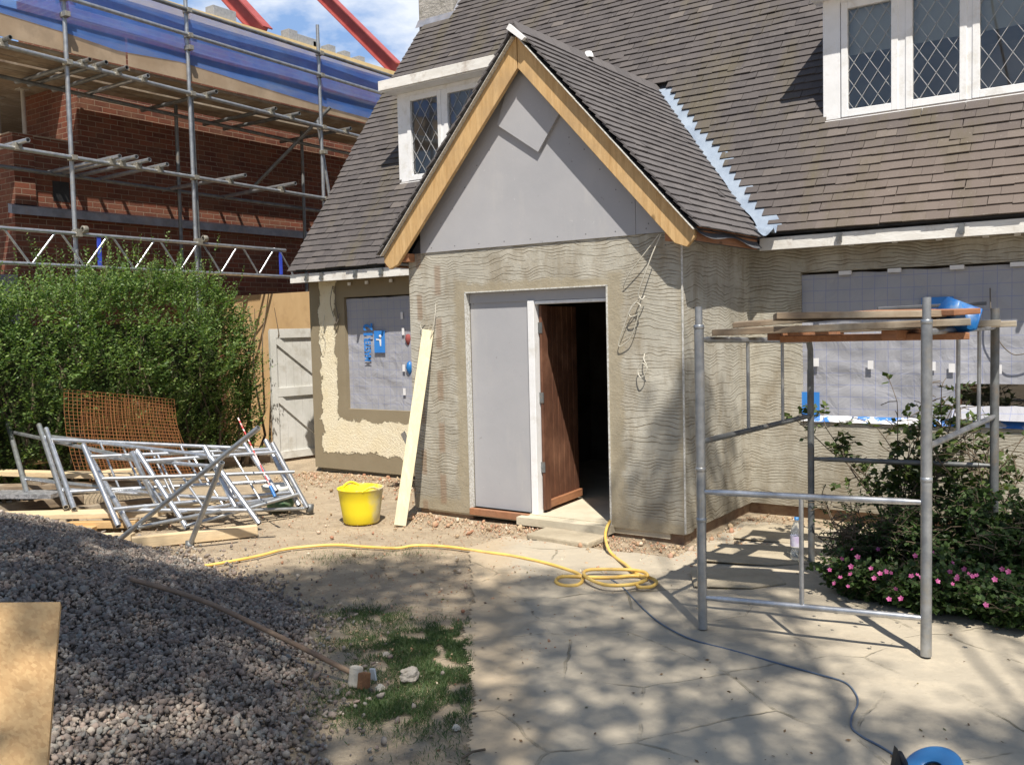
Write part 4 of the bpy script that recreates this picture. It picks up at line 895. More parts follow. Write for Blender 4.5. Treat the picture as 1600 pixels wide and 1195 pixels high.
# lattice beam
bz0, bz1, yA, yB = 2.57, 2.96, 3.0, 9.5; xb = XO+.075
LB = part('lattice_beam', MB().tube([(xb, yA, bz1+.02), (xb, yB, bz1-.03)], .024, 10, hollow=True).tube([(xb, yA, bz0+.02), (xb, yB+.12, bz0-.03)], .024, 10, hollow=True), 'galvb', S)
yy = 3.05; step = .58; kk = 0
while yy < yB-.2:
    part('lattice_strut', MB().tube([(xb, yy, bz0+.01), (xb, yy+step*.5, bz1-.01)], .014, 8), 'galvb', LB)
    part('lattice_strut', MB().tube([(xb, yy+step*.62, bz1-.01), (xb, yy+step*1.08, bz0+.01)], .014, 8), 'galv', LB)
    yy += step*1.14; kk += 1
for y in (6.53, 9.40): part('blue_upright', MB().bar((xb, y, bz0), (xb, y, bz1-.02), .045, .02, (1, 0, 0)), 'blue_steel', LB)
for y in (6.27, 7.99):
    part('coupler', MB().box(XO+.0, xb+.03, y-.04, y+.04, bz1-.04, bz1+.05).lathe([(.026, -.03), (.045, -.03), (.045, .03), (.026, .03)], (xb+.04, y+.06, bz1+.05), 12, axis=(0, 1, 0)), 'coupler', S, bevel=.003)
# netting
nm = MB(); nb = [(3.2, 5.52), (5.5, 5.40), (6.3, 5.36), (7.0, 5.30), (7.9, 5.36), (9.5, 5.28), (10.4, 5.24), (12.5, 5.20), (13.3, 5.20)]
def nbz(y):
    for (a, za), (b, zb) in zip(nb, nb[1:]):
        if a <= y <= b: return za+(zb-za)*(y-a)/(b-a)
    return 5.3
nm.grid(lambda u, v: (XO-.035+.03*nz3(u*5, v*1.2, 1)*(.3+.7*math.sin(v*3.14)), 3.2+10.1*u, nbz(3.2+10.1*u)*(1-v)+zl(6.11, 5.98, 3.2+10.1*u)*v), 160, 14)
solo('debris_netting', nm, 'net', 'blue debris netting tied along the scaffold guard rails', 'netting')

# ================================================================== HEDGE, GATE, HOARDING
Hd = thing('hedge', 'tall leafy green hedge with feathery shoots in front of the scaffold', 'hedge', (-9.9, 6.0, 0))
def hedge_top(y): return 2.18+.16*nz3(y, 0, 0, .9)+.18*math.exp(-((y-6.9)/.75)**2)-.5*max(0, (y-7.35)/.42)**2-.12*max(0, 5.2-y)
def hx(y, z):
    bulge = .20*math.exp(-((z-1.45)/.50)**2)-.34*max(0, .95-z)
    return -9.52+bulge-.08*nz3(y, z, 0, .8)+.15*nz3(y, z*1.4, 3, 2.1)-.30*max(0, (z-1.75))-.35*max(0, (y-7.6)/.3)**2*.3
Cs, Ds, Ss = [], [], []; stems = MB(); ns = 0
while ns < 6200:
    y = random.uniform(3.2, 7.88); top = hedge_top(y); t = random.random()
    if t < .72:
        z = random.uniform(.05, 1)**.85*top; x = hx(y, z)-abs(random.gauss(0, .16)); d = Vector((random.uniform(.2, 1), random.gauss(0, .55), random.uniform(-.15, .9)))
    elif t < .9:
        x = random.uniform(-10.5, -9.5); z = top-abs(random.gauss(0, .15)); d = Vector((random.gauss(0, .3), random.gauss(0, .4), 1))
    else:
        y = 7.78-abs(random.gauss(0, .1)); z = random.uniform(.1, 1.85); x = random.uniform(-10.4, -9.5); d = Vector((random.gauss(.2, .4), 1, random.uniform(0, .8))); y -= .3*max(0, z-1.3)
    ln = random.uniform(.14, .34)
    if t > .72 and t < .9 and random.random() < .25: ln *= random.uniform(1.4, 2.4)
    g = noise.noise(Vector((x*1.3, y*2.3, z*2.3)))
    if t < .72 and g < -.12: x -= .28
    d.normalize(); p = Vector((x, y, z)); nl = int(ln/.021); pts = [p]
    ls = random.uniform(.85, 1.15)
    for i in range(nl):
        d = (d+Vector((.0, 0, .05))+Vector((random.gauss(0, .06), random.gauss(0, .06), random.gauss(0, .04)))).normalized(); p = p+d*.021; 
        side = d.cross(Vector((0, 0, 1))).normalized()*(1 if i % 2 else -1); side = side+Vector((random.gauss(0, .3), random.gauss(0, .3), random.gauss(0, .3)))
        Cs.append(p[:]); Ds.append((side*.8+d*.75)[:]); Ss.append(ls*random.uniform(.036, .062)*(1-.35*i/nl)); 
        if i % 4 == 3: pts.append(p)
    if ns % 5 == 0 and len(pts) > 1: stems.tube(pts, .0022, 3, cap=False)
    ns += 1
V, F = leaves(np.array(Cs), np.array(Ds), np.array(Ss), .55)
link('foliage', npmesh('foliage', V, F), 'hedge', Hd)
for i in range(60):
    y = 3.3+i*.083; x = -9.95+random.gauss(0, .12); p = Vector((x, y, 0)); pts = [p]
    for k in range(6): p = p+Vector((random.gauss(0, .07), random.gauss(0, .08), .34)); pts.append(p)
    stems.tube(pts, [.022-.003*k for k in range(7)], 5, cap=False)
part('stems', stems, 'bark', Hd)
core = MB().grid(lambda u, v: (-10.05+.12*nz3(u*20, v*8, 1), 3.2+4.5*u, 1.85*v+.1*nz3(u*9, 1, 1)*v), 40, 16); part('inner_dark_sheet', core, simple('inner_shade', (.03, .045, .015), (.05, .055, .025), 9, 1), Hd)  # solid dark sheet, its colour standing for shade deep in the hedge

Yh = 9.3
solo('hoarding', MB().box(-12.0, -8.75, Yh, Yh+.02, 0, 2.29), 'ply_brown', 'tan plywood hoarding panel standing behind the white gate', 'hoarding')
G0 = PZ(428, 722, 0); g1 = PZ(487, 714, 0); gd = Vector((g1.x-G0.x, g1.y-G0.y, 0)).normalized(); gn = Vector((gd.y, -gd.x, 0))   # gn faces the camera side
if gn.dot(Vector((1, -1, 0))) < 0: gn = -gn
G = thing('garden_gate', 'white boarded garden gate with diagonal braces standing ajar by the house corner', 'gate', G0)
def gp(s, z, o=0.): return G0+gd*s+gn*o+Vector((0, 0, z))
def gbox(s0, s1, z0, z1, o0, o1):
    return MB().hexa([gp(s0, z0, o1), gp(s1, z0, o1), gp(s1, z0, o0), gp(s0, z0, o0), gp(s0, z1, o1), gp(s1, z1, o1), gp(s1, z1, o0), gp(s0, z1, o0)])
for i in range(8): part('board', gbox(.002+i*.118, .117+i*.118, .03, 1.74, -.02, 0), 'white_gate', G)
for z0, z1 in ((.03, .13), (.86, .98), (1.64, 1.76)): part('rail', gbox(0, .945, z0, z1, .001, .028), 'white_gate', G, bevel=.002)
part('stile', gbox(.0, .09, .13, 1.64, .002, .0295), 'white_gate', G, bevel=.002)
for a, b in (((.09, 1.62), (.9, 1.0)), ((.09, .85), (.9, .15))): part('brace', MB().bar(gp(a[0], a[1], .013), gp(b[0], b[1], .013), .022, .09, gn.cross(Vector((b[0]-a[0], 0, b[1]-a[1])))), 'white_gate', G)
# rusty reinforcing mesh
def rmesh(q, nu, nv, lab, grp='rusty mesh sheets'):
    A_, B__, C__, D__ = [Vector(p) for p in q]; m = MB()
    bow = lambda u, v: Vector((.05*math.sin(u*3.1+v), -.05*math.sin(v*3.1), 0))
    P = lambda u, v: (A_.lerp(B__, u)).lerp(D__.lerp(C__, u), v)+bow(u, v)
    for i in range(nu+1): m.tube([P(i/nu, k/4) for k in range(5)], .0024, 4, cap=False)
    for j in range(nv+1): m.tube([P(k/6, j/nv)+Vector((.005, -.005, 0)) for k in range(7)], .0024, 4, cap=False)
    return solo('rusty_mesh', m, 'rust', lab, 'steel mesh', grp)
rmesh([PX(100, 608, -9.32), PX(272, 624, -9.32), PX(305, 745, -8.85), PX(118, 745, -8.85)], 30, 24, 'rusty reinforcing mesh sheet leaning against the hedge, front one')
rmesh([PX(128, 614, -9.36), PX(268, 634, -9.36), PX(318, 742, -8.95), PX(138, 752, -8.95)], 36, 22, 'rusty reinforcing mesh sheet leaning against the hedge, behind the other')

# ================================================================== PILE OF TIMBER AND TOWER FRAMES
TB = [((-10, 738, .36), (214, 744, .36), .15, .05, 'pale_x', 'pale plank topmost at the left of the timber pile'),
      ((-10, 762, .27), (330, 752, .27), .14, .05, 'old_x', 'weathered plank below the topmost one in the timber pile'),
      ((-10, 806, .13), (255, 800, .15), .22, .045, 'pale_x', 'broad pale board at the front middle of the timber pile'),
      ((-10, 716, .40), (72, 722, .40), .30, .02, 'wood_x', 'honey coloured board at the far left of the timber pile'),
      ((108, 820, .07), (215, 818, .07), .09, .06, 'wood_x', 'short timber offcut under the tower frames'),
      ((60, 830, .04), (148, 828, .04), .10, .06, 'wood_x', 'short timber beside the gravel heap'),
      ((76, 841, .03), (208, 838, .03), .10, .055, 'pale_x', 'timber on the ground nearest the gravel heap'),
      ((206, 848, .045), (402, 828, .045), .07, .09, 'pale_x', 'clean square timber lying in front of the tower frames'),
      ((150, 742, .30), (212, 738, .34), .12, .08, 'pale_x', 'stubby timber block on the pile before the rusty mesh'),
      ((235, 792, .14), (350, 790, .14), .15, .05, 'pale_x', 'pale plank partly hidden under the tower frames'),
      ((46, 752, .315), (70, 753, .315), .10, .06, 'old_x', 'small spacer block between the upper planks')]
for i, (a, b, w_, h_, mt, lab) in enumerate(TB):
    A_, B__ = PZ(*a), PZ(*b); ln = (B__-A_).length; c = (A_+B__)/2; m = MB().box(-ln/2, ln/2, -w_/2, w_/2, -h_/2, h_/2)
    o = link('timber', mesh(m, 'timber'), mt, None, .004); o.location = c; d = B__-A_; o.rotation_euler = (random.gauss(0, .03), -math.asin(d.z/ln), math.atan2(d.y, d.x)); o['label'] = lab; o['category'] = 'timber'; o['group'] = 'timbers under the tower frames'
for k in range(3):
    p = PZ(30+k*150, 800, 0); o = link('bearer', mesh(MB().box(-.05, .05, -.5, .5, 0, .09), 'bearer'), 'old_y', None, .004); o.location = (p.x, p.y+.1, .005); o.rotation_euler = (0, 0, R(-20)); o['label'] = ['short bearer under the left end of the timber pile', 'short bearer under the middle of the timber pile', 'short bearer under the right end of the timber pile'][k]; o['category'] = 'timber'; o['group'] = 'bearers of the timber pile'
solo('tread_plate', MB().bar(PZ(-10, 772, .24), PZ(92, 772, .24), .25, .04), 'tread', 'grey patterned metal plate at the left end of the pile', 'metal plate')
FR = [((12, 660, .85), (42, 770, .25), (205, 705, .68), (245, 787, .2), 'tower frame with the leftmost leg, at the back of the pile'),
      ((61, 664, .86), (103, 792, .2), (320, 698, .68), (372, 800, .12), 'long tower frame whose left leg is second from the left'),
      ((72, 670, .84), (116, 795, .19), (380, 690, .68), (432, 768, .25), 'long tower frame lying close over the second one'),
      ((130, 695, .70), (204, 825, .07), (330, 715, .60), (405, 818, .05), 'tower frame nearest the camera in the pile'),
      ((131, 697, .73), (185, 822, .1), (415, 688, .66), (467, 790, .08), 'tower frame reaching to the right end of the pile'),
      ((214, 704, .68), (293, 826, .04), (425, 692, .66), (480, 793, .06), 'tower frame at the right end with legs on the earth')]
for i, (a, b, c, d, lab) in enumerate(FR):
    a, b, c, d = PZ(*a), PZ(*b), PZ(*c), PZ(*d)
    T = thing('tower_frame', 'galvanised '+lab, 'scaffold frame', ((b+d)/2)[:], 'tower frames piled by the hedge')
    for p, q in ((a, b), (c, d)): part('leg', MB().tube([p, q], .025, 12, hollow=True), 'galvb', T)
    for t in (.14, .80):
        part('rail', MB().tube([a.lerp(b, t), c.lerp(d, t)], .019, 10), 'galvb', T)
    for u in (.36, .66): part('strut', MB().tube([a.lerp(b, .14).lerp(c.lerp(d, .14), u), a.lerp(b, .80).lerp(c.lerp(d, .80), u)], .011, 8), 'galvb', T)
BRC = [((186, 843, .03), (404, 668, .98), 'long grey brace tube slanting across the pile with a clamp at its foot'), ((298, 848, .03), (347, 722, .72), 'short steep brace tube standing in front of the pile'),
       ((215, 824, .15), (462, 774, .18), 'brace tube lying low towards the white tub'), ((160, 748, .48), (460, 737, .42), 'thin brace tube lying level across the middle of the frames'), ((305, 800, .14), (481, 794, .05), 'brace tube with clamp at the right end of the pile'), ((290, 822, .07), (465, 772, .22), 'brace tube crossing low near the white tub')]
for i, (a, b, lab) in enumerate(BRC):
    a, b = PZ(*a), PZ(*b); T = thing('brace_tube', lab, 'brace tube', a[:], 'loose brace tubes on the pile')
    part('tube', MB().tube([a, b], .021 if i < 2 else .017, 10, hollow=True), 'galv', T); d = (b-a).normalized()
    if i in (0, 1, 4): part('clamp', MB().lathe([(.028, -.04), (.036, -.04), (.036, .04), (.028, .04), (.028, -.04)], (a-d*.03) if i != 4 else (b+d*.02), 12, axis=(0, .15, 1)), 'galvdark', T)
p0 = PZ(372, 653, .95); p1 = PZ(430, 776, .30); T = thing('rod', 'thin red and white rod leaning on the right of the pile', 'rod', p1[:])
part('shaft', MB().tube([p0, p1], .007, 6), 'red_rod', T); q = p1+(p0-p1)*.13; part('grip', MB().tube([q, p1], .014, 8), 'blue_plastic', T)
p = PZ(436, 790, .05); T = thing('white_tub', 'white plastic tub sitting on a green base at the right end of the pile', 'tub', p[:])
part('bowl', MB().lathe([(0, .12), (.10, .12), (.15, .16), (.16, .20), (.15, .205), (.13, .17), (.0, .15)], p, 24), 'whitep', T)
part('base', MB().lathe([(0, 0), (.12, 0), (.13, .05), (.12, .12), (0, .12)], p+Vector((.02, 0, -.03)), 16), 'greenp', T)
# yellow tub with dried mortar
p = PZ(565, 815, 0); TUBC = p.x*.85+p.y*.5; MAT['yellow_tub'] = tubm(); T = thing('flexible_tub', 'yellow flexible tub smeared with mortar on the bare earth', 'tub', p[:])
def tubr(z): return .165+.045*z/.34
prof = [(.0, .0), (.150, 0), (.160, .012), (.172, .10), (.186, .19), (.200, .295), (.209, .305), (.209, .313), (.200, .315), (.194, .305), (.180, .19), (.166, .10), (0, .09)]
m = MB().lathe(prof, p, 48); part('body', m, 'yellow_tub', T)
m = MB().grid(lambda u, v: (p.x+.178*v*math.cos(u*6.283), p.y+.178*v*math.sin(u*6.283), p.z+.21+.05*nz3(math.cos(u*6.283)*v*3, math.sin(u*6.283)*v*3, 1)+.05*v*max(0, math.cos(u*6.283-.6))), 40, 10); part('mortar_residue', m, 'mortar', T)
for s in (0, math.pi):
    a0 = math.radians(-18)+s; pts = [p+Vector((.200*math.cos(a0+t), .200*math.sin(a0+t), .30+.035*math.cos(t/.42*1.57))) for t in np.linspace(-.42, .42, 9)]
    part('handle', MB().tube(pts, .011, 8), 'yellow_tub', T)

# leaning plank
p = PZ(625, 821, 0); q = PY(669, 516, YP-.03)
o = solo('leaning_plank', MB().bar(p, q, .105, .035, (.85, -1, .2)), 'plank', 'long pale plank leaning upright against the left edge of the porch', 'plank', bevel=.003)
p = PY(632, 690, 7.2); q = PY(640, 672, 7.2)
solo('paper_scrap', MB().bar(PY(629, 676, 7.3), PY(640, 698, 7.3), .07, .01, (0, 1, .3)), 'whitep', 'black and white scrap of packaging behind the leaning plank', 'scrap')
# threshold stone and slabs by the wall
a = PZ(880, 845, 0); m = MB().box(-.30, .30, -.14, .14, 0, .055); o = link('step_stone', mesh(m, 'step_stone'), 'stonestep', None, .015); o.location = (a.x, a.y+.05, -.01); o.rotation_euler = (R(1.5), 0, R(-3)); o['label'] = 'rough stone slab serving as a step below the open door'; o['category'] = 'step stone'
for i, (px, py, sx, sy, rz, lab) in enumerate(((1190, 868, .42, .28, 20, 'flat dusty slab beside the porch corner'), (1225, 835, .35, .30, 12, 'flat dusty slab by the wall behind the tower'), (1150, 905, .30, .22, 30, 'small flat slab between the porch corner and the tower'))):
    a = PZ(px, py, 0); m = MB().prism([(-sx, -sy, 0), (sx*.2, -sy*1.1, 0), (sx, -sy*.6, 0), (sx*.9, sy*.8, 0), (-sx*.1, sy, 0), (-sx*.95, sy*.7, 0)], (0, 0, .014)); o = link('paving_slab', mesh(m, 'paving_slab'), 'stonestep', None, .008); o.location = (a.x, a.y, .006); o.rotation_euler = (0, R(1), R(rz)); o['label'] = lab; o['category'] = 'paving slab'; o['group'] = 'loose slabs by the porch'
# hose
hp = [(235, 884), (290, 886), (330, 882), (400, 869), (450, 857), (520, 851), (570, 854), (620, 856), (650, 852), (700, 854), (750, 861), (800, 868), (848, 878), (885, 889), (905, 897), (910, 907), (900, 914), (880, 914), (869, 909), (873, 902), (890, 900), (947, 902), (990, 899), (1015, 902), (1026, 909), (1018, 916), (1000, 917), (996, 912), (1010, 905), (1000, 910), (975, 914), (945, 913), (922, 905), (912, 896), (920, 890), (950, 889), (985, 890), (1005, 893), (1012, 899), (1004, 900), (990, 893), (978, 882), (960, 869), (950, 856), (946, 840), (947, 828), (951, 818)]
pts = []
for i, (x, y) in enumerate(hp):
    z = gz(*PZ(x, y).xy[:])+.013; 
    if 20 <= i < 30: z += .012*(i-19)/4
    if 30 <= i < 42: z += .035-.02*(i > 38)
    if i > 42: z += (.03, .05, .075, .09)[i-43]
    pts.append(PZ(x, y, z))
pts.append(Vector((-3.72, 6.75, .11))); pts.append(Vector((-3.75, 7.3, .11)))
solo('hose', MB().tube(smoothpath(pts, 6), .0115, 10), 'hose', 'yellow garden hose running from the earth into a coil before the door', 'hose')
cp = [(955, 905), (972, 916), (990, 935), (1010, 955), (1035, 975), (1080, 998), (1150, 1017), (1206, 1033), (1279, 1053), (1319, 1065), (1336, 1082), (1340, 1099), (1331, 1119), (1331, 1136), (1347, 1150), (1375, 1165), (1400, 1180), (1425, 1195)]
pts = [PZ(x, y, gz(*PZ(x, y).xy[:])+.009) for x, y in cp]
solo('power_cable', MB().tube(smoothpath(pts, 8), .0048, 8), 'cable', 'thin blue grey cable snaking over the paving to the reel', 'cable')
# cable reel, just inside the bottom edge
p = PZ(1450, 1268, 0); T = thing('cable_reel', 'bright blue cable reel with black stand at the bottom edge', 'cable reel', p[:])
ax = Vector((-.25, -.45, .86)).normalized(); c = p+Vector((.02, .02, .12))
part('flange', MB().lathe([(.038, .035), (.05, .043), (.092, .043), (.104, .035), (.104, .025), (.038, .025), (.038, .035)], c, 40, ax), 'bluepale', T)
part('flange', MB().lathe([(.02, -.05), (.096, -.05), (.10, -.04), (.096, -.03), (.02, -.03)], c, 40, ax), 'bluepale', T)
m = MB()
for k in range(6): m.tube([c+ax*(-.025+.009*k)+(Matrix.Rotation(t, 3, ax)@ax.orthogonal().normalized())*(.084+.003*(k % 2)) for t in np.linspace(0, 6.1, 40)], .0052, 6)
part('wound_cable', m, 'cable', T)
part('hub', MB().lathe([(0, .02), (.03, .02), (.045, .03), (.05, .0), (.05, -.03)], c, 24, ax), 'black', T)
part('stand', MB().prism([c+RT*(-.17)+Vector((0, 0, -.11)), c+RT*(-.09)+Vector((0, 0, -.11)), c+RT*(-.13)+Vector((0, 0, .10))], (FW.x*.03, FW.y*.03, 0)), 'black', T)
part('stand', MB().box(c.x-.14, c.x+.12, c.y+.10, c.y+.12, c.z-.115, c.z-.04), 'black', T)
part('knob', MB().lathe([(0, .03), (.014, .03), (.015, 0), (.015, -.02)], c+RT*(-.075)+UP*.0+ax*.055+FW*.05, 12, ax), 'black', T)

# brush lying on the gravel
def on_heap(px, py, up=0.):
    lo = 0.
    for i in range(60):
        z = .9*(1-i/59.); q = PZ(px, py, z)
        if heap(q.x, q.y) >= z or z <= 0.0: return PZ(px, py, max(z, 0)+up)
    return PZ(px, py, up)
a = on_heap(205, 905, .05); b = on_heap(552, 1052, .05)
T = thing('broom', 'long grey wooden broom lying head down on the gravel heap', 'broom', b[:])
hl = smoothpath([a, a.lerp(b, .35)+Vector((0, 0, .05)), a.lerp(b, .7)+Vector((0, 0, .03)), b], 5)
part('handle', MB().tube(hl, .0135, 10), 'handle', T)
dd = (b-a).normalized(); sx = dd.cross(Vector((0, 0, 1))).normalized()
hb = MB().bar(b-sx*.005+Vector((0, 0, .045))+dd*.02, b+dd*.02+sx*.02+Vector((0, 0, -.055)), .045, .06, dd); part('head', hb, 'palerock', T, bevel=.012)
hb = MB().bar(b+Vector((0, 0, .03))+dd*.07, b+dd*.075+sx*.02+Vector((0, 0, -.05)), .05, .045, dd); part('bristles', hb, 'bristle', T, bevel=.006)
q = PZ(582, 1053, .03); solo('plastic_scrap', MB().bar(q+Vector((0, 0, .03)), q+Vector((.01, 0, -.03)), .035, .012, (0, 1, 0)), simple('dusty_plastic', (.36, .42, .48), (.46, .5, .55), 9, .6), 'pale blue grey plastic scrap right of the broom head', 'scrap', bevel=.004)
def rock(px, py, s, mt, lab, seed=1, squash=.75):
    q = PZ(px, py, 0); m = MB(); nlat, nlon = 9, 14
    def f(u, v):
        th = u*6.2832; ph_ = (v-.5)*3.1416; d = Vector((math.cos(th)*math.cos(ph_), math.sin(th)*math.cos(ph_), math.sin(ph_))); r_ = s*(1+.35*noise.noise(d*1.6+Vector((seed, 0, 0)))+.14*noise.noise(d*4+Vector((0, seed, 0))))
        return (q.x+d.x*r_, q.y+d.y*r_, d.z*r_*squash)
    m.grid(f, 26, 16, smooth=False); o = solo('rock', m, mt, lab, 'rock'); o.location.z = -.015; return o
rock(640, 1062, .048, 'rock', 'fist sized grey rock lying on the grass patch', 3)
rock(594, 1076, .022, 'palerock', 'pale chip of stone below the plastic scrap', 5)
rock(603, 1024, .02, 'rock', 'small stone half sunk in the grass above the grey rock', 8)
rock(713, 1136, .018, 'palerock', 'small pale stone at the path edge below the grass', 9)
solo('twig', MB().tube([PZ(722, 1184, .01), PZ(738, 1174, .02), PZ(758, 1170, .012)], .005, 6), 'bark', 'short dark twig lying on the path near the bottom edge', 'twig')
# strand board sheet, bottom left
tl = PD(-120, 942, 2.55); tr = PD(94, 940, 2.60); brr = PD(66, 1290, 2.15)
dn = brr-tr; bl_ = tl+dn; nn_ = (tr-tl).cross(dn).normalized()*.018
o = solo('board_sheet', MB().prism([tl, tr, brr, bl_], nn_), 'osb', 'tan strand board sheet standing at the lower left corner', 'board')

# water bottle
p = PZ(1245, 874, 0.01); T = thing('water_bottle', 'clear plastic water bottle standing on the slabs by the tower', 'bottle', p[:])
part('body', MB().lathe([(0, 0), (.036, 0), (.043, .01), (.044, .07), (.041, .085), (.044, .10), (.044, .19), (.040, .215), (.022, .262), (.014, .275), (.014, .290)], p, 24), 'clear', T)
part('label', MB().lathe([(.0447, .10), (.0447, .175)], p, 24), 'label', T)
part('cap', MB().lathe([(.016, .285), (.017, .305), (.0, .306)], p, 16), 'bluepale', T)
part('water', MB().lathe([(0, .004), (.034, .004), (.041, .012), (.041, .065), (0, .065)], p, 20), 'clear', T)

# ================================================================== TOWER SCAFFOLD
A = PZ(1098, 984, 0); B = PZ(1447, 1027, 0); D0 = PZ(1268, 880, 0); E0 = B+(D0-A)
T = thing('scaffold_tower', 'galvanised tube scaffold tower standing on the paving right of the porch', 'scaffold tower', ((A+E0)/2)[:])
zv = Vector((0, 0, 1)); TRr = .0265
def at(p, z): return p+zv*z
part('post', MB().tube([at(A, .01), at(A, 1.68)], TRr, 14, hollow=True).tube([at(A, 1.66), at(A, 1.79)], .020, 12), 'galv', T)
part('post', MB().tube([at(B, .01), at(B, 1.68)], TRr, 14, hollow=True).tube([at(B, 1.66), at(B, 1.80)], .021, 12), 'galv', T)
part('post', MB().tube([at(D0, .01), at(D0, 1.36)], .023, 12).tube([at(D0, 1.36), at(D0, 1.50), at(D0, 1.56)+(A-D0).normalized()*.03], .020, 10), 'galvdark', T)
part('post', MB().tube([at(E0, .01), at(E0, 1.75)], TRr, 14, hollow=True), 'galvdark', T)
def rail(p, q, z, z2=None, mt='galvb', r_=.017, flat=True):
    a = at(p, z); b = at(q, z if z2 is None else z2); d = (b-a).normalized(); L_ = (b-a).length
    m = MB().tube([a+d*.10, b-d*.10], r_, 12)
    for s, e in ((a+d*.015, a+d*.10), (b-d*.015, b-d*.10)): m.tube([s, s.lerp(e, .6), e], [r_*.75, r_*.85, r_], 12)
    part('rail', m, mt, T)
rail(A, B, .185, .20); rail(A, B, .775, .785)
part('strut', MB().tube([at(A.lerp(B, .47), .20), at(A.lerp(B, .47), .77)], .0125, 10), 'galvb', T)
rail(A, D0, 1.61, 1.56, 'galv'); rail(A, D0, 1.05, 1.04, 'galvdark')
for u in (.38, .70): part('strut', MB().tube([at(A.lerp(D0, u), 1.05), at(A.lerp(D0, u), 1.60)], .011, 8), 'galv', T)
rail(B, E0, 1.63, 1.63, 'galv'); rail(B, E0, 1.06, 1.06, 'galv')
for u in (.40, .72): part('strut', MB().tube([at(B.lerp(E0, u), 1.06), at(B.lerp(E0, u), 1.63)], .011, 8), 'galv', T)
rail(D0, E0, .74, .74, 'galvdark')
for p, z in ((A, .62), (A, .90), (B, .9), (B, 1.68), (A, 1.68)): part('collar', MB().lathe([(.0268, -.012), (.029, -.01), (.029, .01), (.0268, .012)], at(p, z), 14), 'galv', T)
# boards on the tower
def tb(u0, v0, u1, v1, z0, z1, w_, h_, mt, lab, twist=0.):
    P_ = lambda u, v, z: (A.lerp(B, u)).lerp(D0.lerp(E0, u), v)+zv*z
    a, b = P_(u0, v0, z0), P_(u1, v1, z1); ln = (b-a).length; d = b-a
    o = link('board', mesh(MB().box(-ln/2, ln/2, -w_/2, w_/2, -h_/2, h_/2), 'board'), mt, None, .004); o.location = (a+b)/2; o.rotation_euler = (twist, -math.asin(d.z/ln), math.atan2(d.y, d.x)); o['label'] = lab; o['category'] = 'board'; o['group'] = 'boards lying on the tower'
tb(.0, .12, 1.12, .16, 1.645, 1.675, .21, .036, 'old_x', 'weathered board nearest the camera on the tower top')
tb(-.02, .42, 1.05, .40, 1.65, 1.665, .21, .036, 'old_x', 'weathered board at the middle of the tower top')
tb(-.04, .66, 1.10, .70, 1.64, 1.66, .21, .036, 'old_x', 'weathered board second from the back of the tower top')
tb(.0, .93, 1.12, .93, 1.63, 1.65, .20, .036, 'old_x', 'weathered board at the back of the tower top')
tb(.18, .30, .20, .92, 1.615, 1.61, .08, .05, 'redwood', 'short cross batten under the left of the tower boards')
tb(.80, .12, .82, .92, 1.615, 1.61, .08, .05, 'redwood', 'short cross batten under the right of the tower boards')
tb(.25, .25, 1.08, .28, 1.60, 1.60, .20, .036, 'redwood', 'brown board slung just beneath the tower top boards')
tb(.03, .22, .55, .26, 1.685, 1.72, .17, .03, 'old_x', 'short mortar splashed board lying on the left of the tower top', .04)
tb(.30, .10, .98, .24, 1.725, 1.715, .19, .036, 'old_x', 'thick board end lying on top of the others', -.05)
tb(.55, .45, 1.10, .20, 1.735, 1.725, .20, .03, 'redwood', 'orange brown board angled across the right of the tower top', .03)
tb(.55, .60, 1.05, .64, 1.76, 1.775, .12, .02, 'felt', 'dark thin strip on top of the right boards')
q = A.lerp(B, 1.02).lerp(D0.lerp(E0, 1.02), .32)+zv*1.62
Tb = thing('blue_bucket', 'blue plastic bucket tipped over on the right end of the tower boards', 'bucket', q[:])
axb = (RT*.75+FW*.35-Vector((0, 0, .30))).normalized()
part('body', MB().lathe([(0, -.08), (.072, -.08), (.076, -.07), (.092, .07), (.098, .07), (.098, .082), (.088, .082), (.072, -.06), (0, -.065)], q+Vector((0, 0, .095)), 5, axb), 'blue_plastic', Tb)
part('rim_patch', MB().bar(q+RT*(-.13)+zv*.05, q+RT*(-.10)+zv*.09, .05, .01), 'bluepale', Tb)

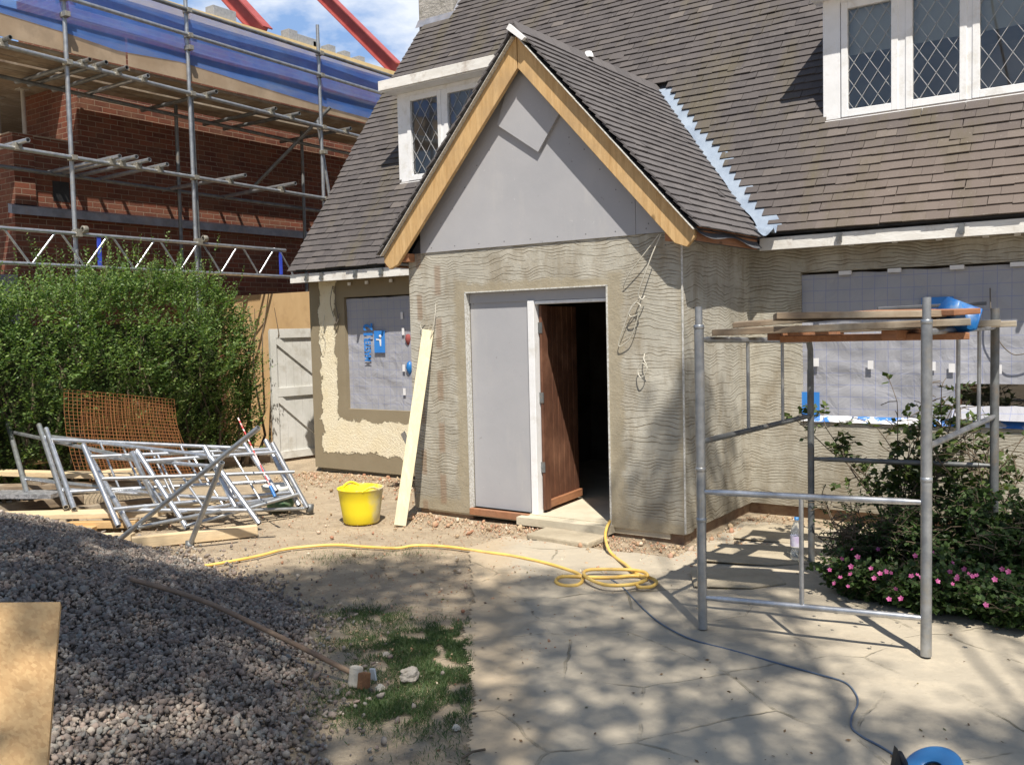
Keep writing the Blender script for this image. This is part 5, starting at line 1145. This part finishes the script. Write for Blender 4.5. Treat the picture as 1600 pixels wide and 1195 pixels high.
# ================================================================== PLANTS
def bush(name, lab, cat, c, rx, ry, rz, nst, lf, mt, wl=.7, lean=.25, gap=-.1, seed=0, stem_r=.008, zmin=.0, leaf_w=.7, spray=9, dens=1.):
    T = thing(name, lab, cat, c); st = MB(); C_, D_, S_ = [], [], []; c = Vector(c)
    for i in range(nst):
        th = random.uniform(0, 6.283); d = Vector((math.cos(th)*lean, math.sin(th)*lean, 1)).normalized(); p = c+Vector((random.gauss(0, rx*.2), random.gauss(0, ry*.2), 0)); pts = [p]; L_ = rz*random.uniform(.72, 1.12); k = 10
        for j in range(k):
            d = (d+Vector((random.gauss(0, .13), random.gauss(0, .13), random.gauss(0, .05)))).normalized(); p = p+d*L_/k*random.uniform(.9, 1.1); pts.append(p)
            q = p-c
            if p.z < c.z+zmin: continue
            for b_ in range(2):
                dd2 = Vector((random.gauss(0, 1), random.gauss(0, 1), random.uniform(-.3, .8))).normalized(); r0 = p
                if random.random() > dens: continue
                bl = random.uniform(.4, 1)*min(rx, ry)*.55; e = p+dd2*bl; st.tube([p, p+dd2*bl*.5+Vector((0, 0, .01)), e], stem_r*.35, 4, cap=False)
                for m_ in range(spray):
                    t = random.uniform(.15, 1.05); w0 = p+dd2*bl*t
                    if noise.noise(w0*3.1+Vector((seed, 0, 0))) < gap: continue
                    C_.append(w0[:]); D_.append((dd2*.5+Vector((random.gauss(0, .7), random.gauss(0, .7), random.gauss(0, .45))))[:]); S_.append(lf*random.uniform(.6, 1.2))
        st.tube(pts, [stem_r*(1-.07*j) for j in range(k+1)], 5, cap=False)
    V, F = leaves(np.array(C_), np.array(D_), np.array(S_), leaf_w); link('foliage', npmesh('foliage', V, F), mt, T); part('stems', st, 'bark', T); return T
pr1 = PZ(1400, 880, 0)
bush('rose_bush', 'tall open rose bush with dark leaves behind the tower frame', 'rose bush', (pr1.x+.02, pr1.y+.15, 0), .36, .36, 1.22, 17, .058, 'rose', lean=.12, gap=-.12, seed=2, zmin=.42, dens=.95, spray=13)
pr2 = PZ(1530, 885, 0)
bush('rose_bush', 'rose bush with yellow buds at the right end of the bed', 'rose bush', (pr2.x, pr2.y+.1, 0), .38, .36, 1.10, 16, .055, 'rose', lean=.28, gap=-.12, seed=5, zmin=.35, dens=.95, spray=12)
bush('shrub', 'dense dark shrub at the foot of the tall rose bush', 'shrub', (PZ(1350, 905).x, PZ(1350, 905).y+.1, 0), .36, .32, .50, 34, .026, 'herb', lean=.6, gap=-.25, seed=7, zmin=.02, leaf_w=.45, spray=22)
bush('shrub', 'dark leafy shrub at the right edge by the rose bush', 'shrub', (PZ(1560, 930).x, PZ(1560, 930).y+.2, 0), .45, .40, .62, 34, .045, 'herb', lean=.6, gap=-.25, seed=9, zmin=.02, spray=18)
bush('shrub', 'shaded green shrub behind the low flowering plant at centre of bed', 'shrub', (PZ(1460, 915).x, PZ(1460, 915).y+.2, 0), .38, .36, .50, 28, .036, 'herb', lean=.6, gap=-.25, seed=11, zmin=.02, spray=18)
fl_px = {0: [(1296, 890), (1315, 873), (1304, 911), (1325, 916), (1330, 885), (1329, 897), (1361, 888), (1372, 858), (1366, 903), (1313, 902), (1340, 870), (1332, 858)],
         1: [(1433, 898), (1399, 920), (1408, 935), (1389, 936), (1375, 896), (1384, 893), (1392, 895), (1430, 868), (1421, 850), (1424, 900), (1440, 901)],
         2: [(1488, 879), (1484, 893), (1495, 904), (1513, 896), (1507, 889), (1526, 899), (1465, 908), (1488, 912), (1459, 864), (1496, 900), (1519, 900)],
         3: [(1566, 889), (1576, 893), (1540, 945), (1554, 905)]}
labs = ['low pink flowered plant at the left end of the bed, nearest the bottle', 'low pink flowered plant just left of the near right tower post', 'low pink flowered plant just right of the near right tower post', 'low broad leaved plant with few pink flowers at the right edge']
cens = [(1335, 945), (1405, 958), (1490, 968), (1570, 985)]
for i in range(4):
    q = PZ(*cens[i]); c = (q.x+.02, q.y+.18, 0)
    T = bush('flowering_plant', labs[i], 'plant', c, .30, .24, .27+.02*i, 22, .038, 'herb', lean=1.2, gap=-.3, seed=20+i, zmin=.0, spray=14, stem_r=.004, leaf_w=.8); T['group'] = 'low flowering plants'
    for (px, py) in fl_px[i]:
        g = PZ(px, py, random.uniform(.24, .34)); m = MB()
        tocam = (CP-g).normalized(); nrm = (tocam+Vector((random.gauss(0, .35), random.gauss(0, .35), .5))).normalized(); u_ = nrm.orthogonal().normalized(); v_ = nrm.cross(u_); r_ = random.uniform(.010, .018)
        for k in range(5):
            t = k*1.2566+.3; d = u_*math.cos(t)+v_*math.sin(t); s_ = u_*math.cos(t+1.57)+v_*math.sin(t+1.57)
            m.add([g, g+d*r_*.6-s_*r_*.38+nrm*.003, g+d*r_+nrm*.006, g+d*r_*.6+s_*r_*.38+nrm*.003], [(0, 1, 2, 3)])
        part('flower', m, 'petal', T)
for (px, py, z, lab) in ((1431, 738, 1.0, 'a'), (1562, 853, .5, 'b')):
    pass
# plants behind/beside viewer cast the dappled shade: two garden trees
def tree(c, h, blobs, nleaf, lab, seed=0):
    T = thing('tree', lab, 'tree', c, 'garden trees'); c = Vector(c); cx = sum((Vector(b[:3]) for b in blobs), Vector())/len(blobs); st = MB(); C_, D_ = [], []
    fork = Vector((c.x+(cx.x-c.x)*.15, c.y+(cx.y-c.y)*.15, h*.38)); st.tube([c, c.lerp(fork, .5)+Vector((.08, .05, 0)), fork], [.26, .21, .17], 12, cap=False)
    tot = sum(b[3]**2 for b in blobs)
    for b in blobs:
        bc = Vector(b[:3]); st.tube(smoothpath([fork, fork.lerp(bc, .5)+Vector((random.gauss(0, .2), random.gauss(0, .2), .3)), bc], 4), [.032*(1-.085*k) for k in range(9)], 7, cap=False)
        for k in range(int(nleaf*b[3]**2/tot/16)):
            d = Vector((random.gauss(0, 1), random.gauss(0, 1), random.gauss(0, .7))).normalized(); q = bc+d*b[3]*random.random()**.45
            if k % 6 == 0: st.tube([bc.lerp(q, .2), q], .018, 4, cap=False)
            for m_ in range(16): C_.append((q+Vector((random.gauss(0, .13), random.gauss(0, .13), random.gauss(0, .08))))[:]); D_.append((random.gauss(0, 1), random.gauss(0, 1), random.gauss(-.2, .4)))
    V, F = leaves(np.array(C_), np.array(D_), rng.uniform(.07, .13, len(C_)), .6); link('crown', npmesh('crown', V, F), 'treeleaf', T); part('trunk', st, 'bark', T)
hh = 8.5
def over(x, y, h): return (x+.425*h/1.0*1.0*(.361/.361), y-.457*h, h)
SX, SY = -sd.x/-sd.z, -sd.y/-sd.z       # offset from a ground point towards the sun, per metre of height
def sb(x, y, h, r_): h += 2.6; return (x+SX*h, y+SY*h, h, r_*1.08)
tree((2.6, -3.4, 0), 8.5, [sb(-1.6, 3.2, 8.2, 1.05), sb(-3.0, 4.4, 8.8, .95), sb(-.4, 2.6, 8.0, .9), sb(-2.5, 2.4, 9.2, 1.0), sb(-3.9, 3.2, 8.6, .85), sb(-1.9, 4.6, 8.3, .6), sb(-1.0, 6.1, 7.4, .55), sb(.2, 5.3, 7.6, .7), sb(-2.2, 5.4, 8.6, .5), sb(-.2, 3.9, 8.8, .6), sb(-3.45, 6.85, 7.8, .38), sb(-3.15, 7.45, 7.5, .36), sb(-.3, 6.4, 8.0, .75), sb(.7, 6.2, 8.2, .8), sb(-1.6, 6.9, 7.8, .3)], 13500, 'leafy garden tree rising behind the viewpoint and shading the paving')
tree((-1.9, -3.8, 0), 8.0, [sb(-4.8, 3.6, 8.0, .8), sb(-5.6, 2.7, 8.6, .8), sb(-4.4, 2.2, 8.9, .8), sb(-6.6, 3.5, 8.2, .7), sb(-4.4, 4.7, 8.0, .55), sb(-7.4, 3.2, 8.1, .6)], 10500, 'leafy garden tree behind the viewpoint shading the gravel heap')
